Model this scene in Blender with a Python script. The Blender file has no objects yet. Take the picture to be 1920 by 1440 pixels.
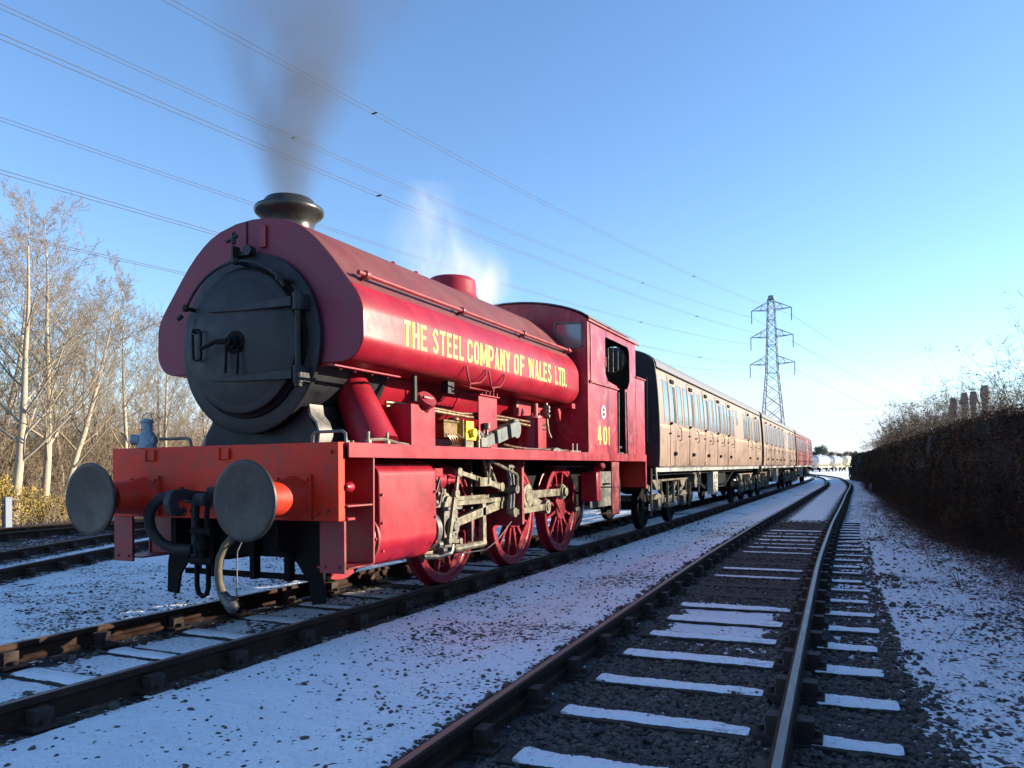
import bpy, math, random
import numpy as np
from mathutils import Vector, Matrix
from math import sin, cos, pi, radians, sqrt

random.seed(7)
RNG = np.random.default_rng(11)
scene = bpy.context.scene
COL = scene.collection

# ------------------------------------------------------------------ camera
cam_d = bpy.data.cameras.new("camera")
cam = bpy.data.objects.new("camera", cam_d)
COL.objects.link(cam)
_ya, _pi, _ro = radians(25.392), radians(0.791), radians(-0.646)
F0 = Vector((-sin(_ya), cos(_ya), 0)); RT = Vector((cos(_ya), sin(_ya), 0)); U0 = Vector((0, 0, 1))
FW = F0 * cos(_pi) + U0 * sin(_pi); UP = U0 * cos(_pi) - F0 * sin(_pi)
R2 = RT * cos(_ro) + UP * sin(_ro); U2 = UP * cos(_ro) - RT * sin(_ro)
mw = Matrix((R2, U2, -FW)).transposed().to_4x4()
mw.translation = Vector((5.118, -4.276, 1.268))
cam.matrix_world = mw
cam_d.sensor_width = 36.0
cam_d.lens = 1429.3 / 1920 * 36
cam_d.shift_y = 139.0 / 1920
cam_d.clip_start = 0.05
cam_d.clip_end = 3000
scene.camera = cam

# ------------------------------------------------------------------ light
SUN_AZ = radians(32)          # from +x towards +y
SUN_EL = radians(13.5)
world = bpy.data.worlds.new("World")
scene.world = world
world.use_nodes = True
wn, wl = world.node_tree.nodes, world.node_tree.links
wn.clear()
w_out = wn.new("ShaderNodeOutputWorld")
w_bg = wn.new("ShaderNodeBackground")
w_sky = wn.new("ShaderNodeTexSky")
w_sky.sky_type = 'NISHITA'
w_sky.sun_disc = False
w_sky.sun_elevation = SUN_EL
w_sky.sun_rotation = pi / 2 - SUN_AZ      # 0 = +y, clockwise
w_sky.air_density = 1.0
w_sky.dust_density = 0.0
w_sky.ozone_density = 3.0
w_sky.altitude = 0
SKY_STRENGTH = 0.118
w_bg.inputs[1].default_value = SKY_STRENGTH


def _w(kind, **kw):
    n = wn.new(kind)
    for k, v in kw.items():
        setattr(n, k, v)
    return n


def _m(op, a, b=None, clamp=False):
    n = wn.new("ShaderNodeMath"); n.operation = op; n.use_clamp = clamp
    for i, v in enumerate((a, b)):
        if v is None: continue
        if isinstance(v, (int, float)): n.inputs[i].default_value = v
        else: wl.new(v, n.inputs[i])
    return n.outputs[0]


# thin low cloud bands near the horizon, drawn in the sky itself
tc = _w("ShaderNodeTexCoord")
sep = _w("ShaderNodeSeparateXYZ"); wl.new(tc.outputs['Generated'], sep.inputs[0])
zc = sep.outputs[2]
mp = _w("ShaderNodeMapping"); wl.new(tc.outputs['Generated'], mp.inputs[0])
mp.inputs['Scale'].default_value = (2.2, 2.2, 22.0)
nz = _w("ShaderNodeTexNoise"); wl.new(mp.outputs[0], nz.inputs[0])
nz.inputs['Scale'].default_value = 1.6; nz.inputs['Detail'].default_value = 6; nz.inputs['Roughness'].default_value = .55
up = _m('SUBTRACT', 1.0, _m('DIVIDE', zc, 0.19), True)       # 1 at horizon, 0 at 8 deg
dens = _m('ADD', _m('MULTIPLY', up, 1.15), _m('MULTIPLY', nz.outputs[0], 1.0))
mask = _m('MULTIPLY', _m('SUBTRACT', dens, 0.98), 3.2, True)
mask = _m('MULTIPLY', mask, _m('MULTIPLY', up, 3.0, True))
mask = _m('MULTIPLY', mask, 0.85)
mix = _w("ShaderNodeMix"); mix.data_type = 'RGBA'
wl.new(mask, mix.inputs[0])
hsv = _w("ShaderNodeHueSaturation")
hsv.inputs['Saturation'].default_value = 1.04
hsv.inputs['Value'].default_value = 1.0
wl.new(w_sky.outputs[0], hsv.inputs['Color'])
tint = _w("ShaderNodeMix"); tint.data_type = 'RGBA'; tint.blend_type = 'MULTIPLY'
tint.inputs[0].default_value = 1.0; tint.inputs[7].default_value = (1.02, 1.0, 1.06, 1)
wl.new(hsv.outputs[0], tint.inputs[6])
wl.new(tint.outputs[2], mix.inputs[6])
mix.inputs[7].default_value = (2.8, 3.1, 3.6, 1)
wl.new(mix.outputs[2], w_bg.inputs[0])
wl.new(w_bg.outputs[0], w_out.inputs[0])

sun_d = bpy.data.lights.new("sun", 'SUN')
sun = bpy.data.objects.new("sun", sun_d)
COL.objects.link(sun)
sun_d.energy = 5.0
sun_d.color = (1.0, 0.86, 0.66)
sun_d.angle = radians(0.5)
SUN_DIR = Vector((cos(SUN_EL) * cos(SUN_AZ), cos(SUN_EL) * sin(SUN_AZ), sin(SUN_EL)))
sun.rotation_euler = SUN_DIR.to_track_quat('Z', 'Y').to_euler()
sun.location = (30, 20, 20)

scene.view_settings.view_transform = 'Standard'
scene.view_settings.look = 'None'
scene.view_settings.gamma = 1
scene.view_settings.exposure = 1.4
scene.cycles.max_bounces = 6
scene.cycles.transparent_max_bounces = 12
scene.cycles.volume_bounces = 1

# ------------------------------------------------------------------ materials
MATS = {}


def mat(name, col, rough=.5, metal=0., var=.12, scale=3., bump=0., bscale=40., coat=0., dirt=None, dirt_amt=0., dscale=2., spec=.5, stretch=(1, 1, 1), col2=None, snow=False):
    if name in MATS: return MATS[name]
    m = bpy.data.materials.new(name); m.use_nodes = True
    nt = m.node_tree; N, L = nt.nodes, nt.links
    b = N["Principled BSDF"]
    b.inputs['Metallic'].default_value = metal
    b.inputs['Specular IOR Level'].default_value = spec
    b.inputs['Coat Weight'].default_value = coat
    b.inputs['Coat Roughness'].default_value = .12
    co = N.new("ShaderNodeTexCoord")
    mp = N.new("ShaderNodeMapping"); mp.inputs['Scale'].default_value = stretch
    L.new(co.outputs['Object'], mp.inputs[0])
    n1 = N.new("ShaderNodeTexNoise"); n1.inputs['Scale'].default_value = scale
    n1.inputs['Detail'].default_value = 7; n1.inputs['Roughness'].default_value = .62
    L.new(mp.outputs[0], n1.inputs[0])
    c = Vector(col)
    mx = N.new("ShaderNodeMix"); mx.data_type = 'RGBA'
    mx.inputs[6].default_value = (*(c * (1 - var)), 1)
    c2 = Vector(col2) if col2 else c * (1 + var)
    mx.inputs[7].default_value = (*c2, 1)
    r = N.new("ShaderNodeMapRange"); r.inputs[1].default_value = .3; r.inputs[2].default_value = .7
    L.new(n1.outputs[0], r.inputs[0]); L.new(r.outputs[0], mx.inputs[0])
    out = mx.outputs[2]
    if dirt:
        n2 = N.new("ShaderNodeTexNoise"); n2.inputs['Scale'].default_value = dscale
        n2.inputs['Detail'].default_value = 9; n2.inputs['Roughness'].default_value = .7
        L.new(mp.outputs[0], n2.inputs[0])
        r2 = N.new("ShaderNodeMapRange"); r2.inputs[1].default_value = .62 - .28 * dirt_amt; r2.inputs[2].default_value = .74 - .1 * dirt_amt
        r2.inputs[4].default_value = .8
        L.new(n2.outputs[0], r2.inputs[0])
        m2 = N.new("ShaderNodeMix"); m2.data_type = 'RGBA'
        m2.inputs[7].default_value = (*dirt, 1)
        L.new(r2.outputs[0], m2.inputs[0]); L.new(out, m2.inputs[6]); out = m2.outputs[2]
    L.new(out, b.inputs['Base Color'])
    rr = N.new("ShaderNodeMapRange"); rr.inputs[1].default_value = .25; rr.inputs[2].default_value = .75
    rr.inputs[3].default_value = max(rough - .12, .03); rr.inputs[4].default_value = min(rough + .16, 1)
    L.new(n1.outputs[0], rr.inputs[0]); L.new(rr.outputs[0], b.inputs['Roughness'])
    if bump:
        n3 = N.new("ShaderNodeTexNoise"); n3.inputs['Scale'].default_value = bscale; n3.inputs['Detail'].default_value = 4
        L.new(mp.outputs[0], n3.inputs[0])
        bp = N.new("ShaderNodeBump"); bp.inputs['Strength'].default_value = bump; bp.inputs['Distance'].default_value = .01
        L.new(n3.outputs[0], bp.inputs['Height']); L.new(bp.outputs[0], b.inputs['Normal'])
    MATS[name] = m
    return m


RED = mat("crimson_paint", (.265, .0035, .018), .44, var=.2, scale=2.2, bump=.08, bscale=7, coat=.08, spec=.35, dirt=(.15, .012, .018), dirt_amt=.45, dscale=3.2)
TOPRED = mat("tank_top_dull_red", (.135, .036, .038), .6, var=.2, scale=2.5, bump=.06, bscale=9, spec=.3, dirt=(.13, .06, .055), dirt_amt=.5, dscale=3)  # duller, browner red for the tank faces above the hip
def streaks(m, col, amt=.35):
    """long vertical streaks in the paint: rain-washed grime, on the crimson a paler pink"""
    nt = m.node_tree; N, L = nt.nodes, nt.links; b = N["Principled BSDF"]
    src = b.inputs['Base Color'].links[0].from_socket
    co = N.new("ShaderNodeTexCoord"); mp = N.new("ShaderNodeMapping"); mp.inputs['Scale'].default_value = (9, 9, .7); L.new(co.outputs['Object'], mp.inputs[0])
    n = N.new("ShaderNodeTexNoise"); n.inputs['Scale'].default_value = 2.4; n.inputs['Detail'].default_value = 6; n.inputs['Roughness'].default_value = .65; L.new(mp.outputs[0], n.inputs[0])
    r = N.new("ShaderNodeMapRange"); r.inputs[1].default_value = .52; r.inputs[2].default_value = .72; r.inputs[4].default_value = amt; L.new(n.outputs[0], r.inputs[0])
    mx = N.new("ShaderNodeMix"); mx.data_type = 'RGBA'; mx.inputs[7].default_value = (*col, 1)
    L.new(r.outputs[0], mx.inputs[0]); L.new(src, mx.inputs[6]); L.new(mx.outputs[2], b.inputs['Base Color'])


streaks(RED, (.26, .04, .05), .28)  # pinker streaks mixed into the crimson
FRONTSHADE = mat("tank_front_shaded_red", (.17, .022, .045), .55, var=.18, scale=2.5, bump=.05, bscale=9, spec=.4, dirt=(.12, .03, .05), dirt_amt=.4, dscale=3)  # duller, bluer red: the front's skylit shade is put into its colour
REDD = mat("crimson_paint_dull", (.23, .013, .022), .48, var=.25, scale=5, bump=.08, bscale=20, dirt=(.13, .05, .035), dirt_amt=.55, dscale=7)
ORANGE = mat("signal_red_paint", (.60, .024, .006), .5, spec=.3, var=.18, scale=4, bump=.06, bscale=15, dirt=(.26, .05, .03), dirt_amt=.45, dscale=6)
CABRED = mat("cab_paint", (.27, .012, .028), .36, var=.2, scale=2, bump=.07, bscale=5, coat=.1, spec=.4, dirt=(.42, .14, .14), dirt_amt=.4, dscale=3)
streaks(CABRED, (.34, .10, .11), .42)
streaks(ORANGE, (.34, .05, .03), .5)
BLACK = mat("smokebox_black", (.011, .0125, .016), .5, var=.35, scale=6, bump=.12, bscale=60, spec=.3, dirt=(.022, .025, .03), dirt_amt=.5, dscale=4)
SOOT = mat("frame_black", (.006, .0055, .006), .75, spec=.15, var=.4, scale=8, bump=.2, bscale=40)
CHIM = mat("chimney_black", (.02, .021, .02), .3, var=.3, scale=6, bump=.1, bscale=30)
GREASE = mat("buffer_steel", (.014, .014, .016), .45, metal=.15, var=.4, scale=5, bump=.1, bscale=30, dirt=(.06, .052, .045), dirt_amt=.4, dscale=7)
STEEL = mat("rod_steel", (.22, .20, .15), .4, metal=.45, var=.35, scale=9, bump=.06, bscale=60, dirt=(.06, .045, .03), dirt_amt=.6, dscale=8)
DSTEEL = mat("dark_steel", (.12, .115, .11), .5, metal=.6, var=.4, scale=12, bump=.1, bscale=60)
COPPER = mat("copper_pipe", (.24, .15, .09), .35, metal=.8, var=.3, scale=15)
YELLOW = mat("lubricator_yellow", (.75, .62, .02), .4, var=.15, scale=10, dirt=(.2, .13, .02), dirt_amt=.4, dscale=20)
LETTER = mat("letter_yellow", (.85, .72, .10), .45, var=.08, scale=12)
GREYP = mat("grey_green_paint", (.10, .12, .115), .45, var=.15, scale=12, dirt=(.1, .1, .09), dirt_amt=.3, dscale=14)
LAMPP = mat("lamp_blue_grey", (.2, .27, .33), .45, var=.2, scale=14, dirt=(.09, .09, .1), dirt_amt=.4, dscale=18)
HOSE = mat("rubber_hose", (.010, .010, .013), .6, var=.3, scale=14, bump=.3, bscale=60)
CANVAS = mat("canvas_hose", (.11, .09, .06), .85, var=.3, scale=20, bump=.4, bscale=120)
CABIN = mat("cab_interior", (.02, .017, .015), .7, var=.3, scale=5)
WHITEP = mat("white_paint", (.7, .69, .64), .5, var=.08, scale=10)
GLASSM = mat("window_glass", (.05, .06, .07), .06, metal=.0, var=.1, scale=3, spec=1.0, coat=1.0)
TEAK = mat("coach_brown", (.25, .163, .115), .42, var=.12, scale=2.5, stretch=(1, 1.6, .35), bump=.05, bscale=8, coat=.1, dirt=(.2, .11, .075), dirt_amt=.5, dscale=3)
streaks(TEAK, (.17, .095, .06), .55)
COACHRED = mat("coach_red", (.19, .022, .022), .45, var=.15, scale=2.5, stretch=(1, 1.6, .35), dirt=(.18, .03, .025), dirt_amt=.4)
LINING = mat("coach_lining", (.75, .58, .3), .5, var=.1)
ROOFG = mat("coach_roof_grey", (.13, .14, .165), .7, var=.2, scale=3, dirt=(.12, .12, .12), dirt_amt=.4)
ENDBLK = mat("coach_end_black", (.02, .019, .022), .6, var=.3, scale=4)
UNDERF = mat("underframe_brown", (.17, .145, .105), .8, var=.5, scale=9, bump=.3, bscale=30, dirt=(.03, .025, .02), dirt_amt=.6, dscale=6)
SOLE = mat("solebar_grey", (.30, .30, .29), .6, var=.2, scale=6, dirt=(.15, .13, .11), dirt_amt=.4)
SLEEPER = mat("sleeper_timber", (.028, .022, .02), .85, var=.45, scale=6, stretch=(1, 6, 6), bump=.6, bscale=30)
SNOWCAP = mat("snow_on_sleeper", (.86, .87, .88), .7, var=.04, scale=20, bump=.5, bscale=40, dirt=(.10, .085, .085), dirt_amt=.3, dscale=16)
CHAIRM = mat("chair_iron", (.035, .02, .016), .75, var=.4, scale=20, bump=.3, bscale=60)
BARK = mat("birch_bark", (.42, .36, .27), .8, var=.35, scale=3, stretch=(6, 6, 1.5), bump=.4, bscale=20, dirt=(.12, .10, .07), dirt_amt=.6, dscale=3)
BRUSHT = mat("brush_twig", (.10, .075, .052), .9, var=.4, spec=.1)
TWIG = mat("twig_brown", (.16, .12, .08), .85, var=.4, scale=2)
TWIGP = mat("twig_grey_pink", (.24, .19, .13), .85, var=.3, scale=2)
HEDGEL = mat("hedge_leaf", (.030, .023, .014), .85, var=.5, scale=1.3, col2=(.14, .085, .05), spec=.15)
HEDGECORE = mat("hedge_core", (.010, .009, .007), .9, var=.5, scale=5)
YBUSH = mat("gorse_leaf", (.30, .22, .05), .8, var=.3, scale=3)
EVERG = mat("evergreen_leaf", (.10, .125, .09), .8, var=.4, scale=.6)
EVERY = mat("yellow_green_leaf", (.22, .24, .05), .8, var=.3, scale=.6)
GALV = mat("galvanised_lattice", (.20, .23, .27), .5, metal=.4, var=.15, scale=.5)
WIRE = mat("wire_aluminium", (.07, .07, .08), .6, metal=.0, var=.1, spec=.2)
INSUL = mat("insulator_brown", (.14, .11, .1), .4, var=.1)
TANKM = mat("tanker_silver", (.55, .55, .55), .28, metal=.6, var=.1, scale=.6, dirt=(.3, .26, .2), dirt_amt=.5, dscale=.8)
CREAM = mat("tanker_cream", (.68, .6, .42), .5, var=.1, scale=.6)
STACK = mat("chimney_brick", (.15, .12, .12), .85, var=.2, scale=.1, dirt=(.18, .16, .2), dirt_amt=.4, dscale=.1)
POSTM = mat("post_blue_grey", (.14, .18, .23), .6, var=.15, scale=6)


def rail_material():
    m = mat("rail_rust", (.045, .023, .016), .8, spec=.2, var=.4, scale=6, bump=.25, bscale=50, dirt=(.02, .013, .011), dirt_amt=.5, dscale=9)
    m2 = mat("rail_head_steel", (.17, .16, .155), .42, metal=.45, var=.2, scale=8, stretch=(8, .6, 1), dirt=(.12, .07, .05), dirt_amt=.5, dscale=6)
    return m, m2


RAILM, RAILTOP = rail_material()

# ------------------------------------------------------------------ mesh builder


class MB:
    def __init__(s):
        s.v = []; s.f = []; s.mi = []; s.m = 0

    def add(s, vs, fs):
        o = len(s.v); s.v += [tuple(p) for p in vs]
        s.f += [tuple(i + o for i in q) for q in fs]; s.mi += [s.m] * len(fs)
        return s

    def box(s, x0, x1, y0, y1, z0, z1, M=None):
        vs = [Vector((x, y, z)) for x in (x0, x1) for y in (y0, y1) for z in (z0, z1)]
        if M is not None: vs = [M @ p for p in vs]
        return s.add(vs, [(0, 1, 3, 2), (4, 6, 7, 5), (0, 4, 5, 1), (2, 3, 7, 6), (0, 2, 6, 4), (1, 5, 7, 3)])

    def bar(s, a, b, w, t, up=(0, 0, 1)):
        """rectangular bar from a to b, w along the axis nearest 'up', t across"""
        a, b = Vector(a), Vector(b); d = (b - a); L = d.length; d.normalize()
        up = Vector(up)
        if abs(d.dot(up)) > .98: up = Vector((1, 0, 0)) if abs(d.x) < .9 else Vector((0, 1, 0))
        side = d.cross(up).normalized(); u = side.cross(d).normalized()
        vs = []
        for e in (a, b):
            for i, j in ((-1, -1), (1, -1), (1, 1), (-1, 1)):
                vs.append(e + side * (i * t / 2) + u * (j * w / 2))
        return s.add(vs, [(0, 3, 2, 1), (4, 5, 6, 7), (0, 1, 5, 4), (1, 2, 6, 5), (2, 3, 7, 6), (3, 0, 4, 7)])

    def cyl(s, a, b, r0, r1=None, n=16, cap=True):
        r1 = r0 if r1 is None else r1
        a, b = Vector(a), Vector(b); d = (b - a).normalized()
        t = Vector((0, 0, 1)) if abs(d.z) < .9 else Vector((1, 0, 0))
        e1 = d.cross(t).normalized(); e2 = d.cross(e1)
        vs = []
        for c, r in ((a, r0), (b, r1)):
            for i in range(n):
                q = 2 * pi * i / n; vs.append(c + e1 * (r * cos(q)) + e2 * (r * sin(q)))
        fs = [(i, i + n, (i + 1) % n + n, (i + 1) % n) for i in range(n)]
        if cap: fs += [tuple(range(n)), tuple(range(2 * n - 1, n - 1, -1))]
        return s.add(vs, fs)

    def tube(s, pts, r, n=8, cap=True):
        pts = [Vector(p) for p in pts]
        rs = r if isinstance(r, (list, tuple)) else [r] * len(pts)
        d = (pts[1] - pts[0]).normalized()
        t = Vector((0, 0, 1)) if abs(d.z) < .9 else Vector((1, 0, 0))
        e1 = d.cross(t).normalized(); vs = []
        for k, p in enumerate(pts):
            if k == 0: d = pts[1] - pts[0]
            elif k == len(pts) - 1: d = pts[-1] - pts[-2]
            else: d = (pts[k + 1] - pts[k]).normalized() + (pts[k] - pts[k - 1]).normalized()
            d.normalize(); e1 = (e1 - d * e1.dot(d)).normalized(); e2 = d.cross(e1)
            for i in range(n):
                q = 2 * pi * i / n; vs.append(p + e1 * (rs[k] * cos(q)) + e2 * (rs[k] * sin(q)))
        fs = []
        for k in range(len(pts) - 1):
            o = k * n
            fs += [(o + i, o + (i + 1) % n, o + n + (i + 1) % n, o + n + i) for i in range(n)]
        if cap:
            fs += [tuple(range(n - 1, -1, -1)), tuple(range((len(pts) - 1) * n, len(pts) * n))]
        return s.add(vs, fs)

    def lathe(s, c, axis, prof, n=32, cap=True):
        """prof: list of (distance along axis, radius)"""
        c = Vector(c); d = Vector(axis).normalized()
        t = Vector((0, 0, 1)) if abs(d.z) < .9 else Vector((1, 0, 0))
        e1 = d.cross(t).normalized(); e2 = d.cross(e1); vs = []; fs = []
        for h, r in prof:
            for i in range(n):
                q = 2 * pi * i / n; vs.append(c + d * h + e1 * (r * cos(q)) + e2 * (r * sin(q)))
        for k in range(len(prof) - 1):
            o = k * n
            fs += [(o + i, o + n + i, o + n + (i + 1) % n, o + (i + 1) % n) for i in range(n)]
        if cap:
            if prof[0][1] > 1e-4: fs.append(tuple(range(n)))
            if prof[-1][1] > 1e-4: fs.append(tuple(range(len(prof) * n - 1, (len(prof) - 1) * n - 1, -1)))
        return s.add(vs, fs)

    def prism(s, poly, axis, a, b):
        """poly of 2D points extruded along axis 'x','y','z' from a to b"""
        n = len(poly)

        def P(u, v, w):
            return {'y': (u, w, v), 'x': (w, u, v), 'z': (u, v, w)}[axis]
        vs = [P(u, v, a) for u, v in poly] + [P(u, v, b) for u, v in poly]
        fs = [(i, (i + 1) % n, (i + 1) % n + n, i + n) for i in range(n)]
        fs += [tuple(range(n - 1, -1, -1)), tuple(range(n, 2 * n))]
        return s.add(vs, fs)

    def mesh(s, name, mats, smooth=35):
        me = bpy.data.meshes.new(name)
        me.from_pydata(s.v, [], s.f)
        if not isinstance(mats, (list, tuple)): mats = [mats]
        for m in mats: me.materials.append(m)
        if len(mats) > 1: me.polygons.foreach_set("material_index", s.mi)
        import bmesh as _b
        bm = _b.new(); bm.from_mesh(me)
        _b.ops.recalc_face_normals(bm, faces=bm.faces)
        bm.to_mesh(me); bm.free()
        if smooth:
            me.polygons.foreach_set("use_smooth", [True] * len(me.polygons))
            me.set_sharp_from_angle(angle=radians(smooth))
        me.update()
        return me

    def build(s, name, mats, parent=None, smooth=35, bevel=0, **kw):
        o = bpy.data.objects.new(name, s.mesh(name, mats, smooth))
        COL.objects.link(o)
        if parent: o.parent = parent
        if bevel:
            b = o.modifiers.new("bevel", 'BEVEL'); b.width = bevel; b.segments = 2
            b.limit_method = 'ANGLE'; b.angle_limit = radians(40); b.harden_normals = False
        for k, v in kw.items(): o[k] = v
        return o


def empty(name, loc=(0, 0, 0), rz=0., **kw):
    o = bpy.data.objects.new(name, None); COL.objects.link(o)
    o.location = loc; o.rotation_euler = (0, 0, rz); o.empty_display_size = .2
    for k, v in kw.items(): o[k] = v
    return o


def copy_tree(o, parent=None, swap=None):
    c = o.copy(); COL.objects.link(c)
    if parent: c.parent = parent
    if swap and c.data:
        hit = False
        for sl in o.data.materials:
            if sl and sl.name in swap: hit = True
        if hit:
            key = o.data.name + "_sw"
            me = bpy.data.meshes.get(key)
            if me is None:
                me = o.data.copy(); me.name = key
                for i, sl in enumerate(me.materials):
                    if sl and sl.name in swap: me.materials[i] = swap[sl.name]
            c.data = me
    for ch in list(o.children): copy_tree(ch, c, swap)
    return c


def raw_mesh(name, V, Fc, mats, smooth=False):
    """fast mesh from arrays: V (n,3), Fc (m,k) all same size"""
    me = bpy.data.meshes.new(name)
    V = np.asarray(V, dtype=np.float32); Fc = np.asarray(Fc, dtype=np.int32)
    m, k = Fc.shape
    me.vertices.add(len(V)); me.vertices.foreach_set("co", V.ravel())
    me.loops.add(m * k); me.loops.foreach_set("vertex_index", Fc.ravel())
    me.polygons.add(m)
    me.polygons.foreach_set("loop_start", np.arange(0, m * k, k, dtype=np.int32))
    me.polygons.foreach_set("loop_total", np.full(m, k, dtype=np.int32))
    me.polygons.foreach_set("use_smooth", np.full(m, smooth, dtype=bool))
    for q in (mats if isinstance(mats, (list, tuple)) else [mats]): me.materials.append(q)
    me.update(calc_edges=True)
    return me


def link_mesh(name, me, parent=None, **kw):
    o = bpy.data.objects.new(name, me); COL.objects.link(o)
    if parent: o.parent = parent
    for k, v in kw.items(): o[k] = v
    return o


def interp(tab, y):
    return float(np.interp(y, [t[0] for t in tab], [t[1] for t in tab]))


# ------------------------------------------------------------------ track alignments (x of the centre line against y)
def smooth_tab(tab):
    ys = np.linspace(tab[0][0], tab[-1][0], 300)
    xs = np.interp(ys, [t[0] for t in tab], [t[1] for t in tab])
    k = np.hanning(15); k /= k.sum()
    pad = np.pad(xs, 7, mode='reflect', reflect_type='odd')
    return list(zip(ys, np.convolve(pad, k, 'valid')))


TA = smooth_tab([(-9, 0), (10, 0), (15, -.04), (27, -.2), (45, -.46), (63, -.72), (85, -1.3), (105, -2.6), (130, -5.5)])
TB = smooth_tab([(-9, 4.32), (-4, 4.11), (0, 3.93), (6.5, 3.675), (13.9, 3.51), (22, 3.41), (33, 3.23), (45, 3.08), (53, 2.88), (63.5, 2.35), (77.5, 1.4), (90, .1), (105, -2.0), (125, -5.5)])
HEDGE = [(-9, 7.75), (4, 7.35), (8.5, 7.05), (10.2, 6.55), (14, 6.25), (21, 5.95), (29.6, 5.6), (40.5, 5.1), (55, 4.75), (64, 4.25), (72, 3.3), (80, 2.9)]
GZ = -.185


def noise2(x, y, s, seed=0):
    """cheap smooth value noise on arrays"""
    x = np.asarray(x, float) * s + 17.3 * seed; y = np.asarray(y, float) * s - 9.1 * seed
    xi = np.floor(x); yi = np.floor(y); fx = x - xi; fy = y - yi
    fx = fx * fx * (3 - 2 * fx); fy = fy * fy * (3 - 2 * fy)

    def h(a, b):
        q = np.sin(a * 127.1 + b * 311.7 + seed * 74.7) * 43758.5453
        return q - np.floor(q)
    return (h(xi, yi) * (1 - fx) + h(xi + 1, yi) * fx) * (1 - fy) + (h(xi, yi + 1) * (1 - fx) + h(xi + 1, yi + 1) * fx) * fy


def fbm(x, y, s, seed=0):
    return .55 * noise2(x, y, s, seed) + .28 * noise2(x, y, s * 2.1, seed + 1) + .17 * noise2(x, y, s * 4.3, seed + 2)


def track_x(tab, y):
    return np.interp(y, [t[0] for t in tab], [t[1] for t in tab])


def c_line(y):      # oblique siding on the left
    return -6.65 - .43 / .90 * (y - 2.7)


def ramp(v, a, b):
    return np.clip((v - a) / (b - a), 0, 1)


def cover(x, y):
    """snow cover 0..1 at a point of the ground"""
    x = np.asarray(x, float); y = np.asarray(y, float)
    c = np.full(np.broadcast(x, y).shape, .96)
    c = c - .36 * ramp(.48 - fbm(x, y, .7, 5), 0, .16) - .10 * ramp(fbm(x, y, 2.3, 15), .5, .68)
    da = np.abs(x - track_x(TA, y)); db = x - track_x(TB, y); dba = np.abs(db)
    # four-foot of the loco road
    c = np.where(da < .72, .62 + .45 * ramp(fbm(x, y, 1.1, 8), .42, .56) - .35 * ramp(.45 - fbm(x, y, .8, 3), 0, .1), c)
    # four-foot of the right road
    w = fbm(x, y, 1.4, 4)
    prof = np.interp(y, [-9, -1, .2, 1.0, 1.7, 1.75, 2.25, 2.35, 3.6, 3.9, 4.2, 5, 13, 16.5, 18, 90], [.0, .0, .03, .12, .25, .35, .45, .85, .95, .6, .1, .04, .06, .4, 1.0, 1.0]) + .25 * (db > .1) * (y < 2.3) * (y > .7) * ramp(w, .45, .6)
    c = np.where(dba < .70, prof + (w - .5) * .3 * (prof < .95), c)
    # dark strips along the rails
    for d, rr in ((np.abs(da - .7175), .17), (np.abs(dba - .7175), .20)):
        far = np.interp(y, [0, 20, 60], [1, 1.1, .8])
        c = np.minimum(c, ramp(d, rr * far * .75, rr * far * 1.9) * 1.0 + .0)
    # right cess, dark by the sleeper ends close to the camera
    cess = np.interp(y, [-9, 1.0, 2.2, 3.5, 6, 30, 60], [.05, .2, .42, .5, .62, .75, .95])
    c = np.where((db > .72) & (db < 1.45), np.minimum(c, cess + (w - .5) * .5), c)
    nearc = np.interp(y, [-9, 1.2, 3.5, 9], [.4, .62, .86, .92])
    c = np.where((db >= 1.45) & (db < 2.3), np.minimum(c, nearc + (fbm(x, y, 2, 9) - .5) * .55), c)
    hx = track_x([(a, b) for a, b in HEDGE], y)
    c = np.where(x > hx - 1.1, np.minimum(c, .92 - .5 * ramp(x, hx - 1.1, hx + .1) + (fbm(x, y, 1.7, 6) - .5) * .5), c)
    # oblique siding
    dc = (x - c_line(y)) * .90
    c = np.where(np.abs(np.abs(dc) - .7175) < .2, .25, c)
    c = np.where(x < -9.6, np.minimum(c, .1), c)
    c = np.where(x < -14.5, np.minimum(c, .0), c)
    c = np.where((y > 60) & (x > -9), np.maximum(c, ramp(y, 60, 75) * .9 * ramp(np.minimum(np.abs(da - .7175), np.abs(dba - .7175)), .03, .12)), c)
    return np.clip(c, 0, 1)


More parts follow.
